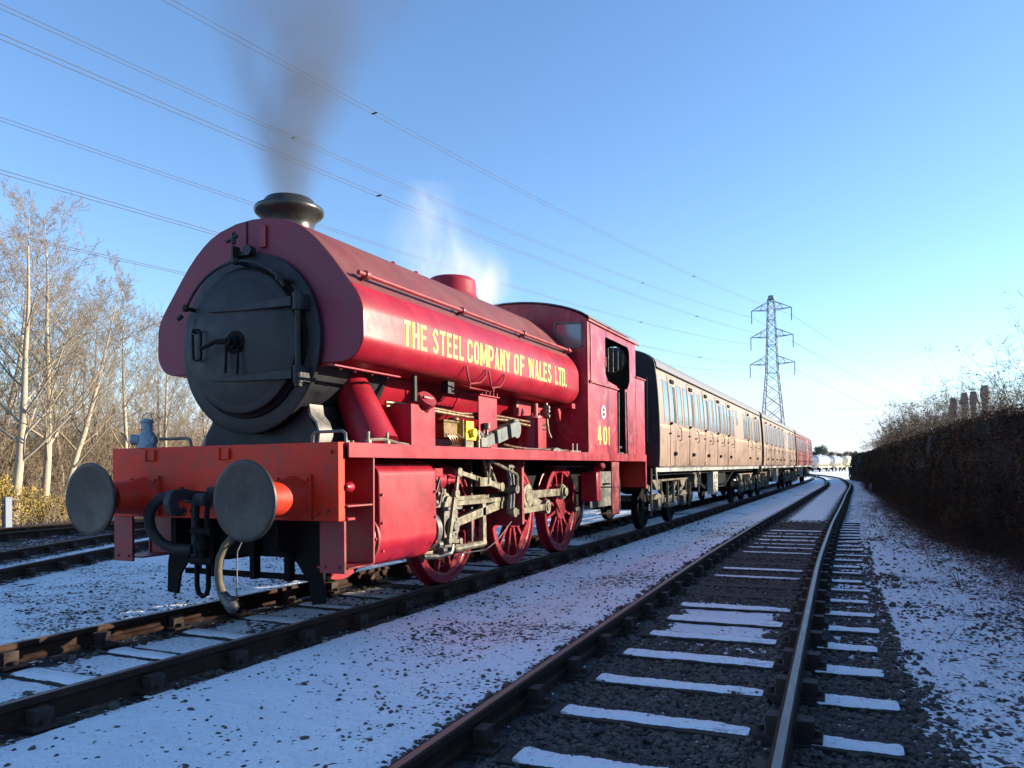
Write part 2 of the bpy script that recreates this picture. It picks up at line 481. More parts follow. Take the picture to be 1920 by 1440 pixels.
# ------------------------------------------------------------------ ground
def ground_material():
    m = bpy.data.materials.new("snow_and_ballast"); m.use_nodes = True
    nt = m.node_tree; N, L = nt.nodes, nt.links; b = N["Principled BSDF"]
    at = N.new("ShaderNodeAttribute"); at.attribute_name = "snow"
    co = N.new("ShaderNodeTexCoord")

    def noise(sc, det=5, ro=.6, st=None):
        n = N.new("ShaderNodeTexNoise"); n.inputs['Scale'].default_value = sc; n.inputs['Detail'].default_value = det
        n.inputs['Roughness'].default_value = ro
        L.new(co.outputs['Object'], n.inputs[0]); return n.outputs[0]

    def M(op, a, b_=None, clamp=False):
        n = N.new("ShaderNodeMath"); n.operation = op; n.use_clamp = clamp
        for i, v in enumerate((a, b_)):
            if v is None: continue
            if isinstance(v, (int, float)): n.inputs[i].default_value = v
            else: L.new(v, n.inputs[i])
        return n.outputs[0]
    n_small = noise(21, 4, .62); n_mid = noise(4.5, 3, .5)
    vor = N.new("ShaderNodeTexVoronoi"); vor.inputs['Scale'].default_value = 24
    L.new(co.outputs['Object'], vor.inputs[0])
    # threshold: bare ground where the noise exceeds the cover
    t = M('ADD', M('MULTIPLY', n_small, .72), M('MULTIPLY', n_mid, .28))
    t = M('ADD', t, M('MULTIPLY', M('SUBTRACT', .35, vor.outputs['Distance']), .22))
    thr = M('ADD', M('MULTIPLY', at.outputs['Fac'], .31), .345)
    s = M('MULTIPLY', M('SUBTRACT', thr, t), 26, True)
    stone = N.new("ShaderNodeMix"); stone.data_type = 'RGBA'
    stone.inputs[6].default_value = (.018, .015, .017, 1); stone.inputs[7].default_value = (.085, .072, .066, 1)
    sepc = N.new("ShaderNodeSeparateColor"); L.new(vor.outputs['Color'], sepc.inputs[0])
    L.new(sepc.outputs[0], stone.inputs[0])
    snow = N.new("ShaderNodeMix"); snow.data_type = 'RGBA'
    snow.inputs[6].default_value = (.84, .86, .88, 1); snow.inputs[7].default_value = (.90, .91, .92, 1)
    L.new(n_mid, snow.inputs[0])
    mx = N.new("ShaderNodeMix"); mx.data_type = 'RGBA'
    L.new(s, mx.inputs[0]); L.new(stone.outputs[2], mx.inputs[6]); L.new(snow.outputs[2], mx.inputs[7])
    L.new(mx.outputs[2], b.inputs['Base Color'])
    b.inputs['Roughness'].default_value = .75
    b.inputs['Specular IOR Level'].default_value = .25
    bp = N.new("ShaderNodeBump"); bp.inputs['Strength'].default_value = .9; bp.inputs['Distance'].default_value = .05
    hgt = M('ADD', M('MULTIPLY', M('SUBTRACT', 1.0, t), .9), M('MULTIPLY', M('SUBTRACT', .5, vor.outputs['Distance']), .5))
    L.new(hgt, bp.inputs['Height']); L.new(bp.outputs[0], b.inputs['Normal'])
    MATS['ground'] = m
    return m


GROUND = ground_material()


def gheight(x, y):
    x = np.asarray(x, float); y = np.asarray(y, float)
    z = np.full(x.shape, GZ)
    z = z + (fbm(x, y, .5, 1) - .5) * .05 + (fbm(x, y, 9, 2) - .5) * .05
    db = np.abs(x - track_x(TB, y)); da = np.abs(x - track_x(TA, y)); dc = np.abs(x - c_line(y)) * .9
    on = np.maximum(ramp(1.5 - da, 0, .4), np.maximum(ramp(1.5 - db, 0, .4), ramp(1.4 - dc, 0, .3)))
    z = z * (1 - on) + (GZ + .0 + (fbm(x, y, 11, 2) - .5) * .022) * on
    sb_ = x - track_x(TB, y); z = z + .045 * np.maximum(ramp(-sb_, .88, 1.0) * ramp(1.75 + sb_, 0, .3), ramp(da, .90, 1.02) * ramp(1.75 - da, 0, .3))
    # slight bank beyond the right cess and dip on the left
    z = z + .10 * ramp(x, 7.0, 10)
    return z


def ground_patch(name, x0, x1, y0, y1, st, lift=0.):
    nx = int((x1 - x0) / st) + 1; ny = int((y1 - y0) / st) + 1
    X, Y = np.meshgrid(np.linspace(x0, x1, nx), np.linspace(y0, y1, ny))
    Z = gheight(X, Y) + lift
    V = np.stack([X.ravel(), Y.ravel(), Z.ravel()], 1)
    i = np.arange((nx - 1) * (ny - 1)); r = i // (nx - 1); c = i % (nx - 1); a = r * nx + c
    me = raw_mesh(name, V, np.stack([a, a + 1, a + nx + 1, a + nx], 1), GROUND, True)
    at = me.attributes.new("snow", 'FLOAT', 'POINT')
    at.data.foreach_set("value", cover(X, Y).ravel().astype(np.float32))
    return link_mesh(name, me, kind='structure')


def big_ground():
    """one sheet: fine near the camera, coarse to the horizon"""
    def axis(parts):
        out = []
        for a, b, s in parts: out += list(np.arange(a, b, s))
        return np.array(out + [parts[-1][1]])
    xs = axis([(-1600, -100, 150), (-100, -30, 7), (-30, -12, .6), (-12, -3.2, .12), (-3.2, 8.4, .055), (8.4, 12, .4), (12, 40, 4), (40, 100, 12), (100, 1600, 150)])
    ys = axis([(-200, -20, 30), (-20, -4.5, 1.5), (-4.5, -2.4, .2), (-2.4, 11, .055), (11, 24, .14), (24, 60, .5), (60, 140, 2), (140, 300, 16), (300, 2200, 190)])
    X, Y = np.meshgrid(xs, ys); nx = len(xs); ny = len(ys)
    Z = gheight(X, Y)
    V = np.stack([X.ravel(), Y.ravel(), Z.ravel()], 1)
    i = np.arange((nx - 1) * (ny - 1)); r = i // (nx - 1); c = i % (nx - 1); a = r * nx + c
    me = raw_mesh("ground", V, np.stack([a, a + 1, a + nx + 1, a + nx], 1), GROUND, True)
    at = me.attributes.new("snow", 'FLOAT', 'POINT')
    at.data.foreach_set("value", cover(X, Y).ravel().astype(np.float32))
    return link_mesh("ground", me, kind='structure')


big_ground()

# ballast stones: a true stone geometry, one mass nobody could count
def icosa():
    t = (1 + sqrt(5)) / 2
    v = np.array([(-1, t, 0), (1, t, 0), (-1, -t, 0), (1, -t, 0), (0, -1, t), (0, 1, t), (0, -1, -t), (0, 1, -t), (t, 0, -1), (t, 0, 1), (-t, 0, -1), (-t, 0, 1)], float)
    v /= np.linalg.norm(v[0])
    f = np.array([(0, 11, 5), (0, 5, 1), (0, 1, 7), (0, 7, 10), (0, 10, 11), (1, 5, 9), (5, 11, 4), (11, 10, 2), (10, 7, 6), (7, 1, 8), (3, 9, 4), (3, 4, 2), (3, 2, 6), (3, 6, 8), (3, 8, 9), (4, 9, 5), (2, 4, 11), (6, 2, 10), (8, 6, 7), (9, 8, 1)])
    return v, f


def stone_material():
    m = mat("ballast_stone", (.028, .024, .024), .85, var=.5, scale=16, col2=(.17, .135, .115), bump=.5, bscale=90)
    return m


STONE = stone_material()


def stones(name, regs, **kw):
    P = []
    for (x0, x1, y0, y1, n, zoff, s0, s1, tab, mode) in regs:
        x = RNG.uniform(x0, x1, n); y = RNG.uniform(y0, y1, n)
        if tab is not None: x = x + track_x(tab, y)
        cv = cover(x, y)
        if mode == 'bare': keep = RNG.random(n) < np.clip(1.25 - cv * 1.6, 0, 1)
        else: keep = RNG.random(n) < np.clip(1.35 - cv, .12, 1) * (.12 + .88 * ramp(fbm(x, y, 1.3, 12), .34, .64))
        da = np.abs(np.abs(x - track_x(TA, y)) - .7175); db = np.abs(np.abs(x - track_x(TB, y)) - .7175)
        keep &= (da > .07) & (db > .07)
        x, y, cv = x[keep], y[keep], cv[keep]
        sz = RNG.uniform(s0, s1, len(x)) * (.8 + .5 * RNG.random(len(x)) ** 3)
        z = gheight(x, y) + zoff + sz * RNG.uniform(-.55, .35, len(x)) * np.where(cv > .5, 1, .8)
        P.append(np.stack([x, y, z, sz], 1))
    P = np.concatenate(P); n = len(P)
    v, f = icosa()
    sc = RNG.uniform(.6, 1.25, (n, 1, 3)) * np.array([1, 1, .75])
    VV = v[None] * (1 + RNG.uniform(-.24, .24, (n, 12, 1))) * sc
    a = RNG.uniform(0, 2 * pi, n); b = RNG.uniform(-.9, .9, n)
    ca, sa, cb, sb = np.cos(a)[:, None], np.sin(a)[:, None], np.cos(b)[:, None], np.sin(b)[:, None]
    x, y, z = VV[..., 0], VV[..., 1], VV[..., 2]
    y, z = y * cb - z * sb, y * sb + z * cb
    x, y = x * ca - y * sa, x * sa + y * ca
    VV = np.stack([x, y, z], 2) * P[:, None, 3:4] + P[:, None, :3]
    FF = f[None] + (np.arange(n) * 12)[:, None, None]
    me = raw_mesh(name, VV.reshape(-1, 3), FF.reshape(-1, 3), STONE)
    print(name, n)
    return link_mesh(name, me, kind='stuff', **kw)


stones("ballast_stones", [
    (-.68, .68, -2.6, 3.2, 9500, .004, .016, .029, TB, 'bare'),
    (-.68, .68, 3.2, 9, 8000, .004, .018, .032, TB, 'bare'),
    (-.68, .68, 9, 17, 5500, .004, .024, .04, TB, 'bare'),
    (.75, 1.6, -2.6, 3.2, 5600, .004, .016, .03, TB, 'bare'),
    (.75, 1.7, 3.2, 12, 6500, .004, .018, .034, TB, 'bare'),
    (-1.05, -.72, -2.6, 14, 5500, .0, .018, .032, TB, 'bare'),
    (-1.1, 1.1, -2.4, 12, 6000, .0, .018, .032, TA, 'bare'),
    (.95, 3.15, -2.6, 6, 11500, -.006, .008, .021, None, 'poke'),
    (1.0, 2.9, 6, 16, 6500, -.006, .011, .026, None, 'poke'),
    (5.3, 7.6, -2.2, 6, 13000, -.004, .010, .026, None, 'poke'),
    (5.0, 6.8, 6, 18, 2600, -.004, .018, .034, None, 'poke'),
    (-4.4, -.9, -1.5, 6, 10000, -.006, .011, .025, None, 'poke'),
], label="dark ballast stones poking through thin snow around the tracks", category="gravel")

# ------------------------------------------------------------------ tracks
RAIL_PROF = [(-.036, -.006), (-.03, -.001), (-.019, .0), (.021, 0), (.03, -.001), (.036, -.006), (.036, -.04), (.010, -.052), (.010, -.112), (.034, -.122), (.034, -.155), (-.034, -.155), (-.034, -.122), (-.010, -.112), (-.010, -.052), (-.036, -.04)]


def rail_mesh(path, off, name):
    """path: list of (x,y); extrude the rail section along it, offset sideways"""
    pts = np.array(path, float); d = np.gradient(pts, axis=0); d /= np.linalg.norm(d, axis=1)[:, None]
    nrm = np.stack([d[:, 1], -d[:, 0]], 1)
    c = pts + nrm * off; n = len(RAIL_PROF); mb = MB(); vs = []; 
    for k in range(len(c)):
        for u, z in RAIL_PROF: vs.append((c[k, 0] + nrm[k, 0] * u, c[k, 1] + nrm[k, 1] * u, z))
    for k in range(len(c) - 1):
        for i in range(n):
            mb.f.append((k * n + i, k * n + (i + 1) % n, (k + 1) * n + (i + 1) % n, (k + 1) * n + i)); mb.mi.append(1 if i == 2 else 0)
    mb.v = vs
    mb.f += [tuple(range(n)), tuple(range(len(c) * n - 1, (len(c) - 1) * n - 1, -1))]; mb.mi += [0, 0]
    return mb


SLP = {}


def sleeper_meshes():
    b = MB().box(-1.3, 1.3, -.125, .125, -.31, -.160); SLP['s'] = b.mesh("sleeper", SLEEPER, 0)
    c = MB(); c.box(-.17, .17, -.09, .09, -.160, -.140)
    c.box(.045, .13, -.055, .055, -.140, -.055); c.box(-.11, -.045, -.055, .055, -.140, -.045)
    c.cyl((.145, 0, -.15), (.145, 0, -.11), .022, n=8); c.cyl((-.145, 0, -.15), (-.145, 0, -.11), .022, n=8)
    SLP['c'] = c.mesh("chair", CHAIRM, 30)
    # snow caps: ragged slabs
    for kind, (xa, xb) in enumerate((( -.50, .56), (.86, 1.30), (-1.3, -.86))):
        for v in range(4):
            n = 84 if kind == 0 else 34; vs = []; fs = []; j0 = j1 = 0
            for i in range(n + 1):
                t = i / n; x = xa + (xb - xa) * t
                e = min(1, .8 + min(t, 1 - t) * 14)
                j0 = max(0, min(.03, j0 + random.uniform(-.007, .007))); j1 = max(0, min(.045, j1 + random.uniform(-.010, .010)))
                w0 = (-.124 + j0 + random.uniform(0, .006)) * e; w1 = (.124 - j1 - random.uniform(0, .008)) * e
                h = .003 + .004 * e + random.uniform(0, .003)
                for (yy, zz) in ((w0, -.158), (w0 + .015, -.158 + h * .8), ((w0 + w1) / 2, -.158 + h), (w1 - .015, -.158 + h * .8), (w1, -.158)):
                    vs.append((x, yy, zz))
            for i in range(n):
                for j in range(4):
                    a = i * 5 + j; fs.append((a, a + 1, a + 6, a + 5))
            SLP[('cap', kind, v)] = MB().add(vs, fs).mesh("snow_cap", SNOWCAP, 60)


sleeper_meshes()


def track(name, label, tab, ys, capf, chairs_to=40, line=None, sink=None):
    root = empty(name, (0, 0, 0), label=label, category="railway track")
    if line is None:
        path = [(float(track_x(tab, y)), y) for y in np.concatenate([np.arange(ys[0], 30, 1.0), np.arange(30, ys[1] + .1, 2.0)])]
    else: path = line
    for s in (-1, 1):
        rail_mesh(path, s * (.7175 + .036), "rail").build("rail", [RAILM, RAILTOP], root, smooth=30)
    P = np.array(path); seg = np.r_[0, np.cumsum(np.linalg.norm(np.diff(P, axis=0), axis=1))]
    k = 0; s = .515
    while s < seg[-1]:
        x = float(np.interp(s, seg, P[:, 0])); y = float(np.interp(s, seg, P[:, 1]))
        x2 = float(np.interp(s + .3, seg, P[:, 0])); y2 = float(np.interp(s + .3, seg, P[:, 1]))
        a = math.atan2(y2 - y, x2 - x) - pi / 2
        o = bpy.data.objects.new("sleeper", SLP['s']); COL.objects.link(o); o.parent = root
        o.location = (x, y, random.uniform(-.004, .004) - (sink(y) if sink else 0)); o.rotation_euler = (0, 0, a + random.uniform(-.012, .012))
        if y < chairs_to:
            for sd in (-1, 1):
                c = bpy.data.objects.new("chair", SLP['c']); COL.objects.link(c); c.parent = o
                c.location = (sd * (.7175 + .036), 0, sink(y) if sink else 0); c.rotation_euler = (0, 0, 0 if sd > 0 else pi)
        for kind in capf(x, y, k):
            c = bpy.data.objects.new("snow_cap", SLP[('cap', kind, random.randrange(4))]); COL.objects.link(c); c.parent = o
            c.scale = (random.uniform(.96, 1.03), random.uniform(.75, 1.0) if y < 4 else random.uniform(.35, .85), 1)
        s += .745; k += 1
        if k > 298: break
    return root


def cap_b(x, y, k):
    out = []
    if y < 3.9 and y > -2: out.append(0)
    elif 3.9 <= y < 5.8: pass
    elif y < 6.7: out.append(0)
    elif 8 < y < 17 and random.random() < .45: out.append(0)
    if y > -2 and y < 17 and random.random() < .95: out.append(1)
    if y < 17 and random.random() < .3: out.append(2)
    return out


def cap_a(x, y, k):
    out = [0] if random.random() < (.97 if y < 2.5 else .4) else []
    if random.random() < .35: out.append(1)
    if random.random() < .4: out.append(2)
    return out


track("railway_track", "right-hand rusty track with snow-capped sleepers, empty of trains", TB, (-6.5, 122), cap_b, 60, None, lambda y: .05 if y > 17 else 0)
track("railway_track", "track that the red locomotive and its coaches stand on", TA, (-6.5, 128), cap_a, 40, None, lambda y: .05 if y > 9 else .012)
LC = [(c_line(y), y) for y in np.arange(-3.0, 17, 1.0)]
track("railway_track", "siding running off at an angle, nearest on the left of the locomotive", None, None, lambda x, y, k: [0] if random.random() < .5 else [], 40, LC, lambda y: .03)
LD = [(-12.35 - .06 * y, y) for y in np.arange(-2.0, 40, 1.5)]
track("railway_track", "farthest left siding in front of the bare trees", None, None, lambda x, y, k: [], 40, LD)

# ------------------------------------------------------------------ locomotive
LOCO = empty("steam_locomotive", (0, 0, 0), category="locomotive",
             label="crimson saddle-tank steam locomotive with black smokebox and yellow lettering, heading the train")


def rounded(pts, rad, seg=5):
    """round the corners of a polygon; rad per corner"""
    out = []; n = len(pts)
    for i in range(n):
        p = Vector(pts[i]); a = Vector(pts[i - 1]); b = Vector(pts[(i + 1) % n]); r = rad[i] if isinstance(rad, (list, tuple)) else rad
        if r <= 0: out.append(tuple(p)); continue
        u = (a - p).normalized(); v = (b - p).normalized(); ang = math.acos(max(-1, min(1, u.dot(v))))
        t = min(r / math.tan(ang / 2), (a - p).length * .49, (b - p).length * .49); r2 = t * math.tan(ang / 2)
        c = p + (u + v).normalized() * (r2 / sin(ang / 2))
        s = p + u * t; e = p + v * t
        a0 = math.atan2(s.y - c.y, s.x - c.x); a1 = math.atan2(e.y - c.y, e.x - c.x)
        da = (a1 - a0 + pi) % (2 * pi) - pi
        for k in range(seg + 1):
            q = a0 + da * k / seg; out.append((c.x + r2 * cos(q), c.y + r2 * sin(q)))
    return out


# saddle tank cross-section
HALF = [(0, 3.585), (.2, 3.572), (.4, 3.525), (.52, 3.475), (.62, 3.41), (.72, 3.33), (.82, 3.23), (.92, 3.115), (1.02, 2.99), (1.11, 2.88), (1.165, 2.81), (1.20, 2.75), (1.225, 2.69), (1.234, 2.655), (1.2365, 2.635), (1.237, 2.62), (1.239, 2.42), (1.239, 2.405), (1.236, 2.385), (1.228, 2.36), (1.21, 2.32), (1.175, 2.27), (1.13, 2.235), (1.07, 2.212), (1.0, 2.205), (.80, 2.205)]
inner = [(.80 * cos(q), 2.43 + .80 * sin(q)) for q in np.linspace(radians(-16), radians(196), 17)]
POLY = [(-x, z) for x, z in HALF[:0:-1]] + HALF           # left bottom -> over the top -> right bottom
POLYC = POLY + [(p[0], p[1]) for p in inner]   # close along the boiler arch


def tank():
    mb = MB(); y0, y1 = 1.0, 6.25
    P = POLY; n = len(P)
    # skin with softly rolled front and rear edges
    def ring(y, k):
        return [((x) * (1 - k / 1.2), y, 2.6 + (z - 2.6) * (1 - k / .95)) for x, z in P]
    rings = [ring(y0, .012), ring(y0 + .006, .004), ring(y0 + .02, 0)] + [ring(y, 0) for y in (2.3, 2.31, 3.6, 3.61, 4.9, 4.91)] + [ring(y1 - .05, 0), ring(y1 - .015, .012), ring(y1, .04)]
    vs = [p for r in rings for p in r]; fs = []
    for k in range(len(rings) - 1):
        for i in range(n - 1):
            fs.append((k * n + i, k * n + i + 1, (k + 1) * n + i + 1, (k + 1) * n + i))
    mb.add(vs, fs)
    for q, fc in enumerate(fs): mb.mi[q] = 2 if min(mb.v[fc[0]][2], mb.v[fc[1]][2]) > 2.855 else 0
    m2 = len(inner)
    for y, k in ((y0, 0), (y1, len(rings) - 1)):
        # end plate as quads between outline and arch
        O = [p for p in rings[k]]; I = [(-x, y, z) for x, z in inner][::-1]
        I = [(x, y, z) for x, z in inner][::-1]
        vs = O + I; no = len(O); fs = []
        io = [int(round(j * (m2 - 1) / (no - 1))) for j in range(no)]
        for i in range(no - 1):
            a, b = io[i], io[i + 1]
            if a == b: fs.append((i, i + 1, no + a))
            else: fs.append((i, i + 1, no + b, no + a))
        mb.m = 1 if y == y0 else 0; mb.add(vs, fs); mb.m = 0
    # belly
    vs = [(-.80, y0, 2.205), (-.77, y0, 2.209), (-.80, y1, 2.205), (-.77, y1, 2.209), (.80, y0, 2.205), (.77, y0, 2.209), (.80, y1, 2.205), (.77, y1, 2.209)]
    mb.add(vs, [(0, 2, 3, 1), (4, 5, 7, 6)])
    o = mb.build("saddle_tank", [RED, FRONTSHADE, TOPRED], LOCO, smooth=28)
    # front plate edging is plain; vertical seam and filler strip
    s = MB(); s.box(-.06, -.054, .990, .999, 3.29, 3.57); s.build("plate_seam", SOOT, o, smooth=0)
    s = MB(); s.box(.115, .185, .975, .999, 3.30, 3.50); s.build("lamp_iron", RED, o, smooth=0, bevel=.004)
    return o


# inner arch list must run from left bottom over the top to the right bottom
inner = inner[::1]
TANK = tank()

# lettering, stroke built ------------------------------------------------
def glyph(c):
    q = lambda x0, y0, x1, y1: [(x0, y0), (x1, y1)]
    W = .56
    def arcp(cx, cy, rx, ry, a0, a1, n=7): return [(cx + rx * cos(radians(a0 + (a1 - a0) * i / n)), cy + ry * sin(radians(a0 + (a1 - a0) * i / n))) for i in range(n + 1)]
    t = .075
    G = {
        'T': ([[(0, 1 - t), (W, 1 - t)], [(W / 2, 1 - 2 * t), (W / 2, 0)]], W),
        'H': ([[(t, 0), (t, 1)], [(W - t, 0), (W - t, 1)], [(2 * t, .52), (W - 2 * t, .52)]], W),
        'E': ([[(t, 0), (t, 1)], [(2 * t, 1 - t), (W - .05, 1 - t)], [(2 * t, .52), (W - .1, .52)], [(2 * t, t), (W - .03, t)]], W - .04),
        'F': ([[(t, 0), (t, 1)], [(2 * t, 1 - t), (W - .05, 1 - t)], [(2 * t, .52), (W - .1, .52)]], W - .06),
        'L': ([[(t, 0), (t, 1)], [(2 * t, t), (W - .06, t)]], W - .07),
        'S': ([arcp(W / 2, .74, W / 2 - t, .26 - t, 10, 180) + arcp(W / 2, .26 + .02, W / 2 - t, .28 - t, 90 - 20, -170, 9)[0:]], W),
        'C': ([[(W - t, .70), (W - t, .76)] + arcp(W / 2, .78, W / 2 - t, .22 - t, 0, 180) + arcp(W / 2, .22, W / 2 - t, .22 - t, 180, 360) + [(W - t, .32)]], W),
        'O': ([[(W - t, .221)] + arcp(W / 2, .78, W / 2 - t, .22 - t, 0, 180) + arcp(W / 2, .22, W / 2 - t, .22 - t, 180, 352)], W),
        '0': ([[(W - t, .221)] + arcp(W / 2, .78, W / 2 - t, .22 - t, 0, 180) + arcp(W / 2, .22, W / 2 - t, .22 - t, 180, 352)], W),
        'M': ([[(t, 0), (t, 1)], [(.78 - t, 0), (.78 - t, 1)], [(t + .03, .97), (.39, .14)], [(.75 - t, .97), (.39, .14)]], .78),
        'P': ([[(t, 0), (t, 1)], [(2 * t, 1 - t), (W / 2, 1 - t)] + arcp(W - t - .14, .86 - t, .14, .14, 90, 0, 4) + arcp(W - t - .14, .62 - t, .14, .14, 0, -90, 4) + [(2 * t, .48 - t)]], W),
        'A': ([[(t * .9, 0), (W / 2, 1)], [(W - t * .9, 0), (W / 2, 1)], [(.17, .27), (W - .17, .27)]], W),
        'N': ([[(t, 0), (t, 1)], [(W - t, 0), (W - t, 1)], [(t + .02, .97), (W - t - .02, .03)]], W),
        'Y': ([[(t * .9, 1), (W / 2, .48)], [(W - t * .9, 1), (W / 2, .48)], [(W / 2, .52), (W / 2, 0)]], W),
        'W': ([[(t * .9, 1), (.235, .02)], [(.235, .02), (.41, .95)], [(.41, .95), (.585, .02)], [(.585, .02), (.82 - t * .9, 1)]], .82),
        'D': ([[(t, 0), (t, 1)], [(2 * t, 1 - t), (W / 2, 1 - t)] + arcp(W - t - .17, .83 - t, .17, .17, 90, 0, 4) + arcp(W - t - .17, .17 + t, .17, .17, 0, -90, 4) + [(2 * t, t)]], W),
        '.': ([[(t, 0), (t, .15)]], 2 * t + .02),
        '4': ([[(W - .19, 0), (W - .19, 1)], [(W - .23, .97), (t * .7, .34)], [(t * .4, .30), (W, .30)]], W),
        '1': ([[(t * 1.2, 0), (t * 1.2, 1)]], .2),
    }
    return G[c]


def strip(pts, t):
    """mitred ribbon through 2D points"""
    P = [Vector(p) for p in pts]; L = []; R = []
    for i, p in enumerate(P):
        if i == 0: d = (P[1] - P[0]).normalized(); n = Vector((-d.y, d.x)); k = 1
        elif i == len(P) - 1: d = (P[-1] - P[-2]).normalized(); n = Vector((-d.y, d.x)); k = 1
        else:
            d1 = (P[i] - P[i - 1]); d2 = (P[i + 1] - P[i])
            if d1.length < 1e-6 or d2.length < 1e-6: d1 = d2 = P[i + 1] - P[i - 1]
            d1.normalize(); d2.normalize(); n1 = Vector((-d1.y, d1.x)); n2 = Vector((-d2.y, d2.x)); n = (n1 + n2).normalized(); k = min(1 / max(n.dot(n1), .3), 1.8)
        L.append(p + n * t * k); R.append(p - n * t * k)
    return L, R


def word(mb, text, y0, y1, z0, h, x, thick=.069, gap=.16, slopef=None):
    tot = 0; gl = []
    for ch in text:
        st, w = glyph(ch); gl.append((st, w, tot)); tot += w + gap
    tot -= gap; sx = (y1 - y0) / tot; layer = 0
    for st, w, o in gl:
        for s in st:
            L, R = strip(s, thick); layer += 1
            xx = x + (layer % 5) * .0006; vs = []
            for a in L + R: vs.append((xx, y0 + (o + a.x) * sx, z0 + max(0, min(1, a.y)) * h))
            n = len(L)
            mb.add(vs, [(i, i + 1, n + i + 1, n + i) for i in range(n - 1)])


lt = MB()
for t, a, b in (("THE", 1.61, 2.00), ("STEEL", 2.115, 2.73), ("COMPANY", 2.815, 3.87), ("OF", 3.975, 4.265), ("WALES", 4.40, 5.135), ("LTD.", 5.28, 5.70)):
    word(lt, t, a, b, 2.405, .245, 1.2415)
lt.build("lettering", LETTER, TANK, smooth=0)

# top furniture of the tank
mb = MB()
mb.lathe((0, 4.66, 3.50), (0, 0, 1), [(0, .40), (.05, .37), (.12, .335), (.27, .33), (.31, .315), (.335, .28), (.345, .20), (.35, 0)], 36)
mb.build("tank_filler_dome", RED, TANK, smooth=40)
mb = MB(); mb.tube([(0, 3.27, 3.55), (0, 3.27, 3.70)], .016); mb.tube([(0, 3.77, 3.55), (0, 3.77, 3.70)], .016)
mb.tube([(0, 3.22, 3.705), (0, 3.82, 3.705)], .018)
for y in (3.27, 3.77): mb.lathe((0, y, 3.705), (0, 1, 0), [(-.035, .01), (-.02, .034), (0, .04), (.02, .034), (.035, .01)], 10)
mb.build("grab_rail", RED, TANK, smooth=50)
mb = MB(); mb.cyl((0, 2.82, 3.56), (0, 2.82, 3.63), .03, n=10); mb.cyl((.0, 3.05, 3.565), (0, 3.05, 3.60), .10, n=16)
mb.lathe((0, 2.82, 3.63), (0, 0, 1), [(0, .03), (.012, .045), (.03, .04), (.04, 0)], 12)
mb.build("tank_vent", BLACK, TANK, smooth=50)
# side handrails
for sgn in (1, -1):
    mb = MB(); xr, zr = 1.115 * sgn, 2.985
    mb.tube([(xr, 1.10, zr), (xr, 6.42, zr)], .021, 10)
    for y in (1.22, 2.95, 4.55, 6.1):
        mb.tube([(xr - sgn * .12, y, zr - .055), (xr, y, zr)], [.018, .02], 8)
        mb.lathe((xr, y, zr), (0, 1, 0), [(-.04, .012), (-.028, .036), (0, .042), (.028, .036), (.04, .012)], 10)
        mb.lathe((xr - sgn * .13, y, zr - .06), (sgn * .8, 0, .6), [(-.01, .035), (.02, .03), (.03, .015)], 8)
    mb.build("handrail", REDD, TANK, smooth=50)
# angle irons and lower step bracket
mb = MB(); mb.bar((1.05, .82, 2.15), (1.05, 1.80, 2.15), .016, .05)
for y in (.95, 1.15, 1.4, 1.65): mb.cyl((1.03, y, 2.125), (1.03, y, 2.145), .012, n=6)
mb.box(-.9, .9, 1.01, 1.06, 2.18, 2.204)
mb.build("tank_angle_iron", RED, TANK, smooth=30, bevel=.003)
mb = MB()
for (ya, yb) in ((2.80, 3.22), (3.36, 3.62)):
    pts = [(1.246 - .0 * k, 0, 0) for k in range(2)]
mb.tube([(1.246, 2.78, 2.36), (1.25, 2.80, 2.27), (1.235, 2.86, 2.215), (1.20, 2.96, 2.19), (1.235, 3.12, 2.215), (1.25, 3.22, 2.30), (1.246, 3.24, 2.37)], .010, 6)
mb.tube([(1.246, 3.30, 2.36), (1.25, 3.32, 2.27), (1.235, 3.38, 2.215), (1.20, 3.47, 2.19), (1.235, 3.60, 2.215), (1.25, 3.68, 2.30), (1.246, 3.70, 2.37)], .010, 6)
mb.tube([(1.2, 2.93, 2.215), (1.2, 2.93, 2.145), (1.2, 3.50, 2.145), (1.2, 3.50, 2.20)], .012, 6)
mb.add([(1.19, 2.93, 2.15), (1.19, 3.50, 2.15), (1.0, 3.45, 2.203), (1.0, 3.0, 2.203)], [(0, 1, 2, 3)])
mb.build("tank_step", REDD, TANK, smooth=50)

# smokebox ---------------------------------------------------------------
mb = MB()
mb.lathe((0, 0, 2.43), (0, 1, 0), [(.935, .60), (.935, .80), (.945, .822), (.985, .822), (.99, .79), (2.05, .79)], 56, cap=False)
for i in range(28):
    q = 2 * pi * i / 28
SB = mb.build("smokebox", BLACK, LOCO, smooth=35)
# saddle under it
mb = MB()
prof = [(-.70, 1.49), (.70, 1.49), (.66, 1.66), (.60, 1.74), (.56, 1.90)]
arcb = [(.80 * sin(radians(a)), 2.43 - .80 * cos(radians(a))) for a in range(44, -45, -8)]
mb.prism([(-.70, 1.492), (.70, 1.492), (.68, 1.62), (.60, 1.72), (.585, 1.86)] + arcb + [(-.585, 1.86), (-.60, 1.72), (-.68, 1.62)], 'y', 1.08, 1.98)
mb.build("smokebox_saddle", BLACK, SB, smooth=30, bevel=.006)
mb = MB()
pr = [(.705, 1.495), (.72, 1.495), (.735, 1.60), (.70, 1.70), (.635, 1.77), (.62, 1.86), (.60, 1.86), (.612, 1.76), (.68, 1.69), (.715, 1.60)]
mb.prism(pr, 'y', 1.04, 1.22)
mb.build("saddle_flange", DSTEEL, SB, smooth=40)
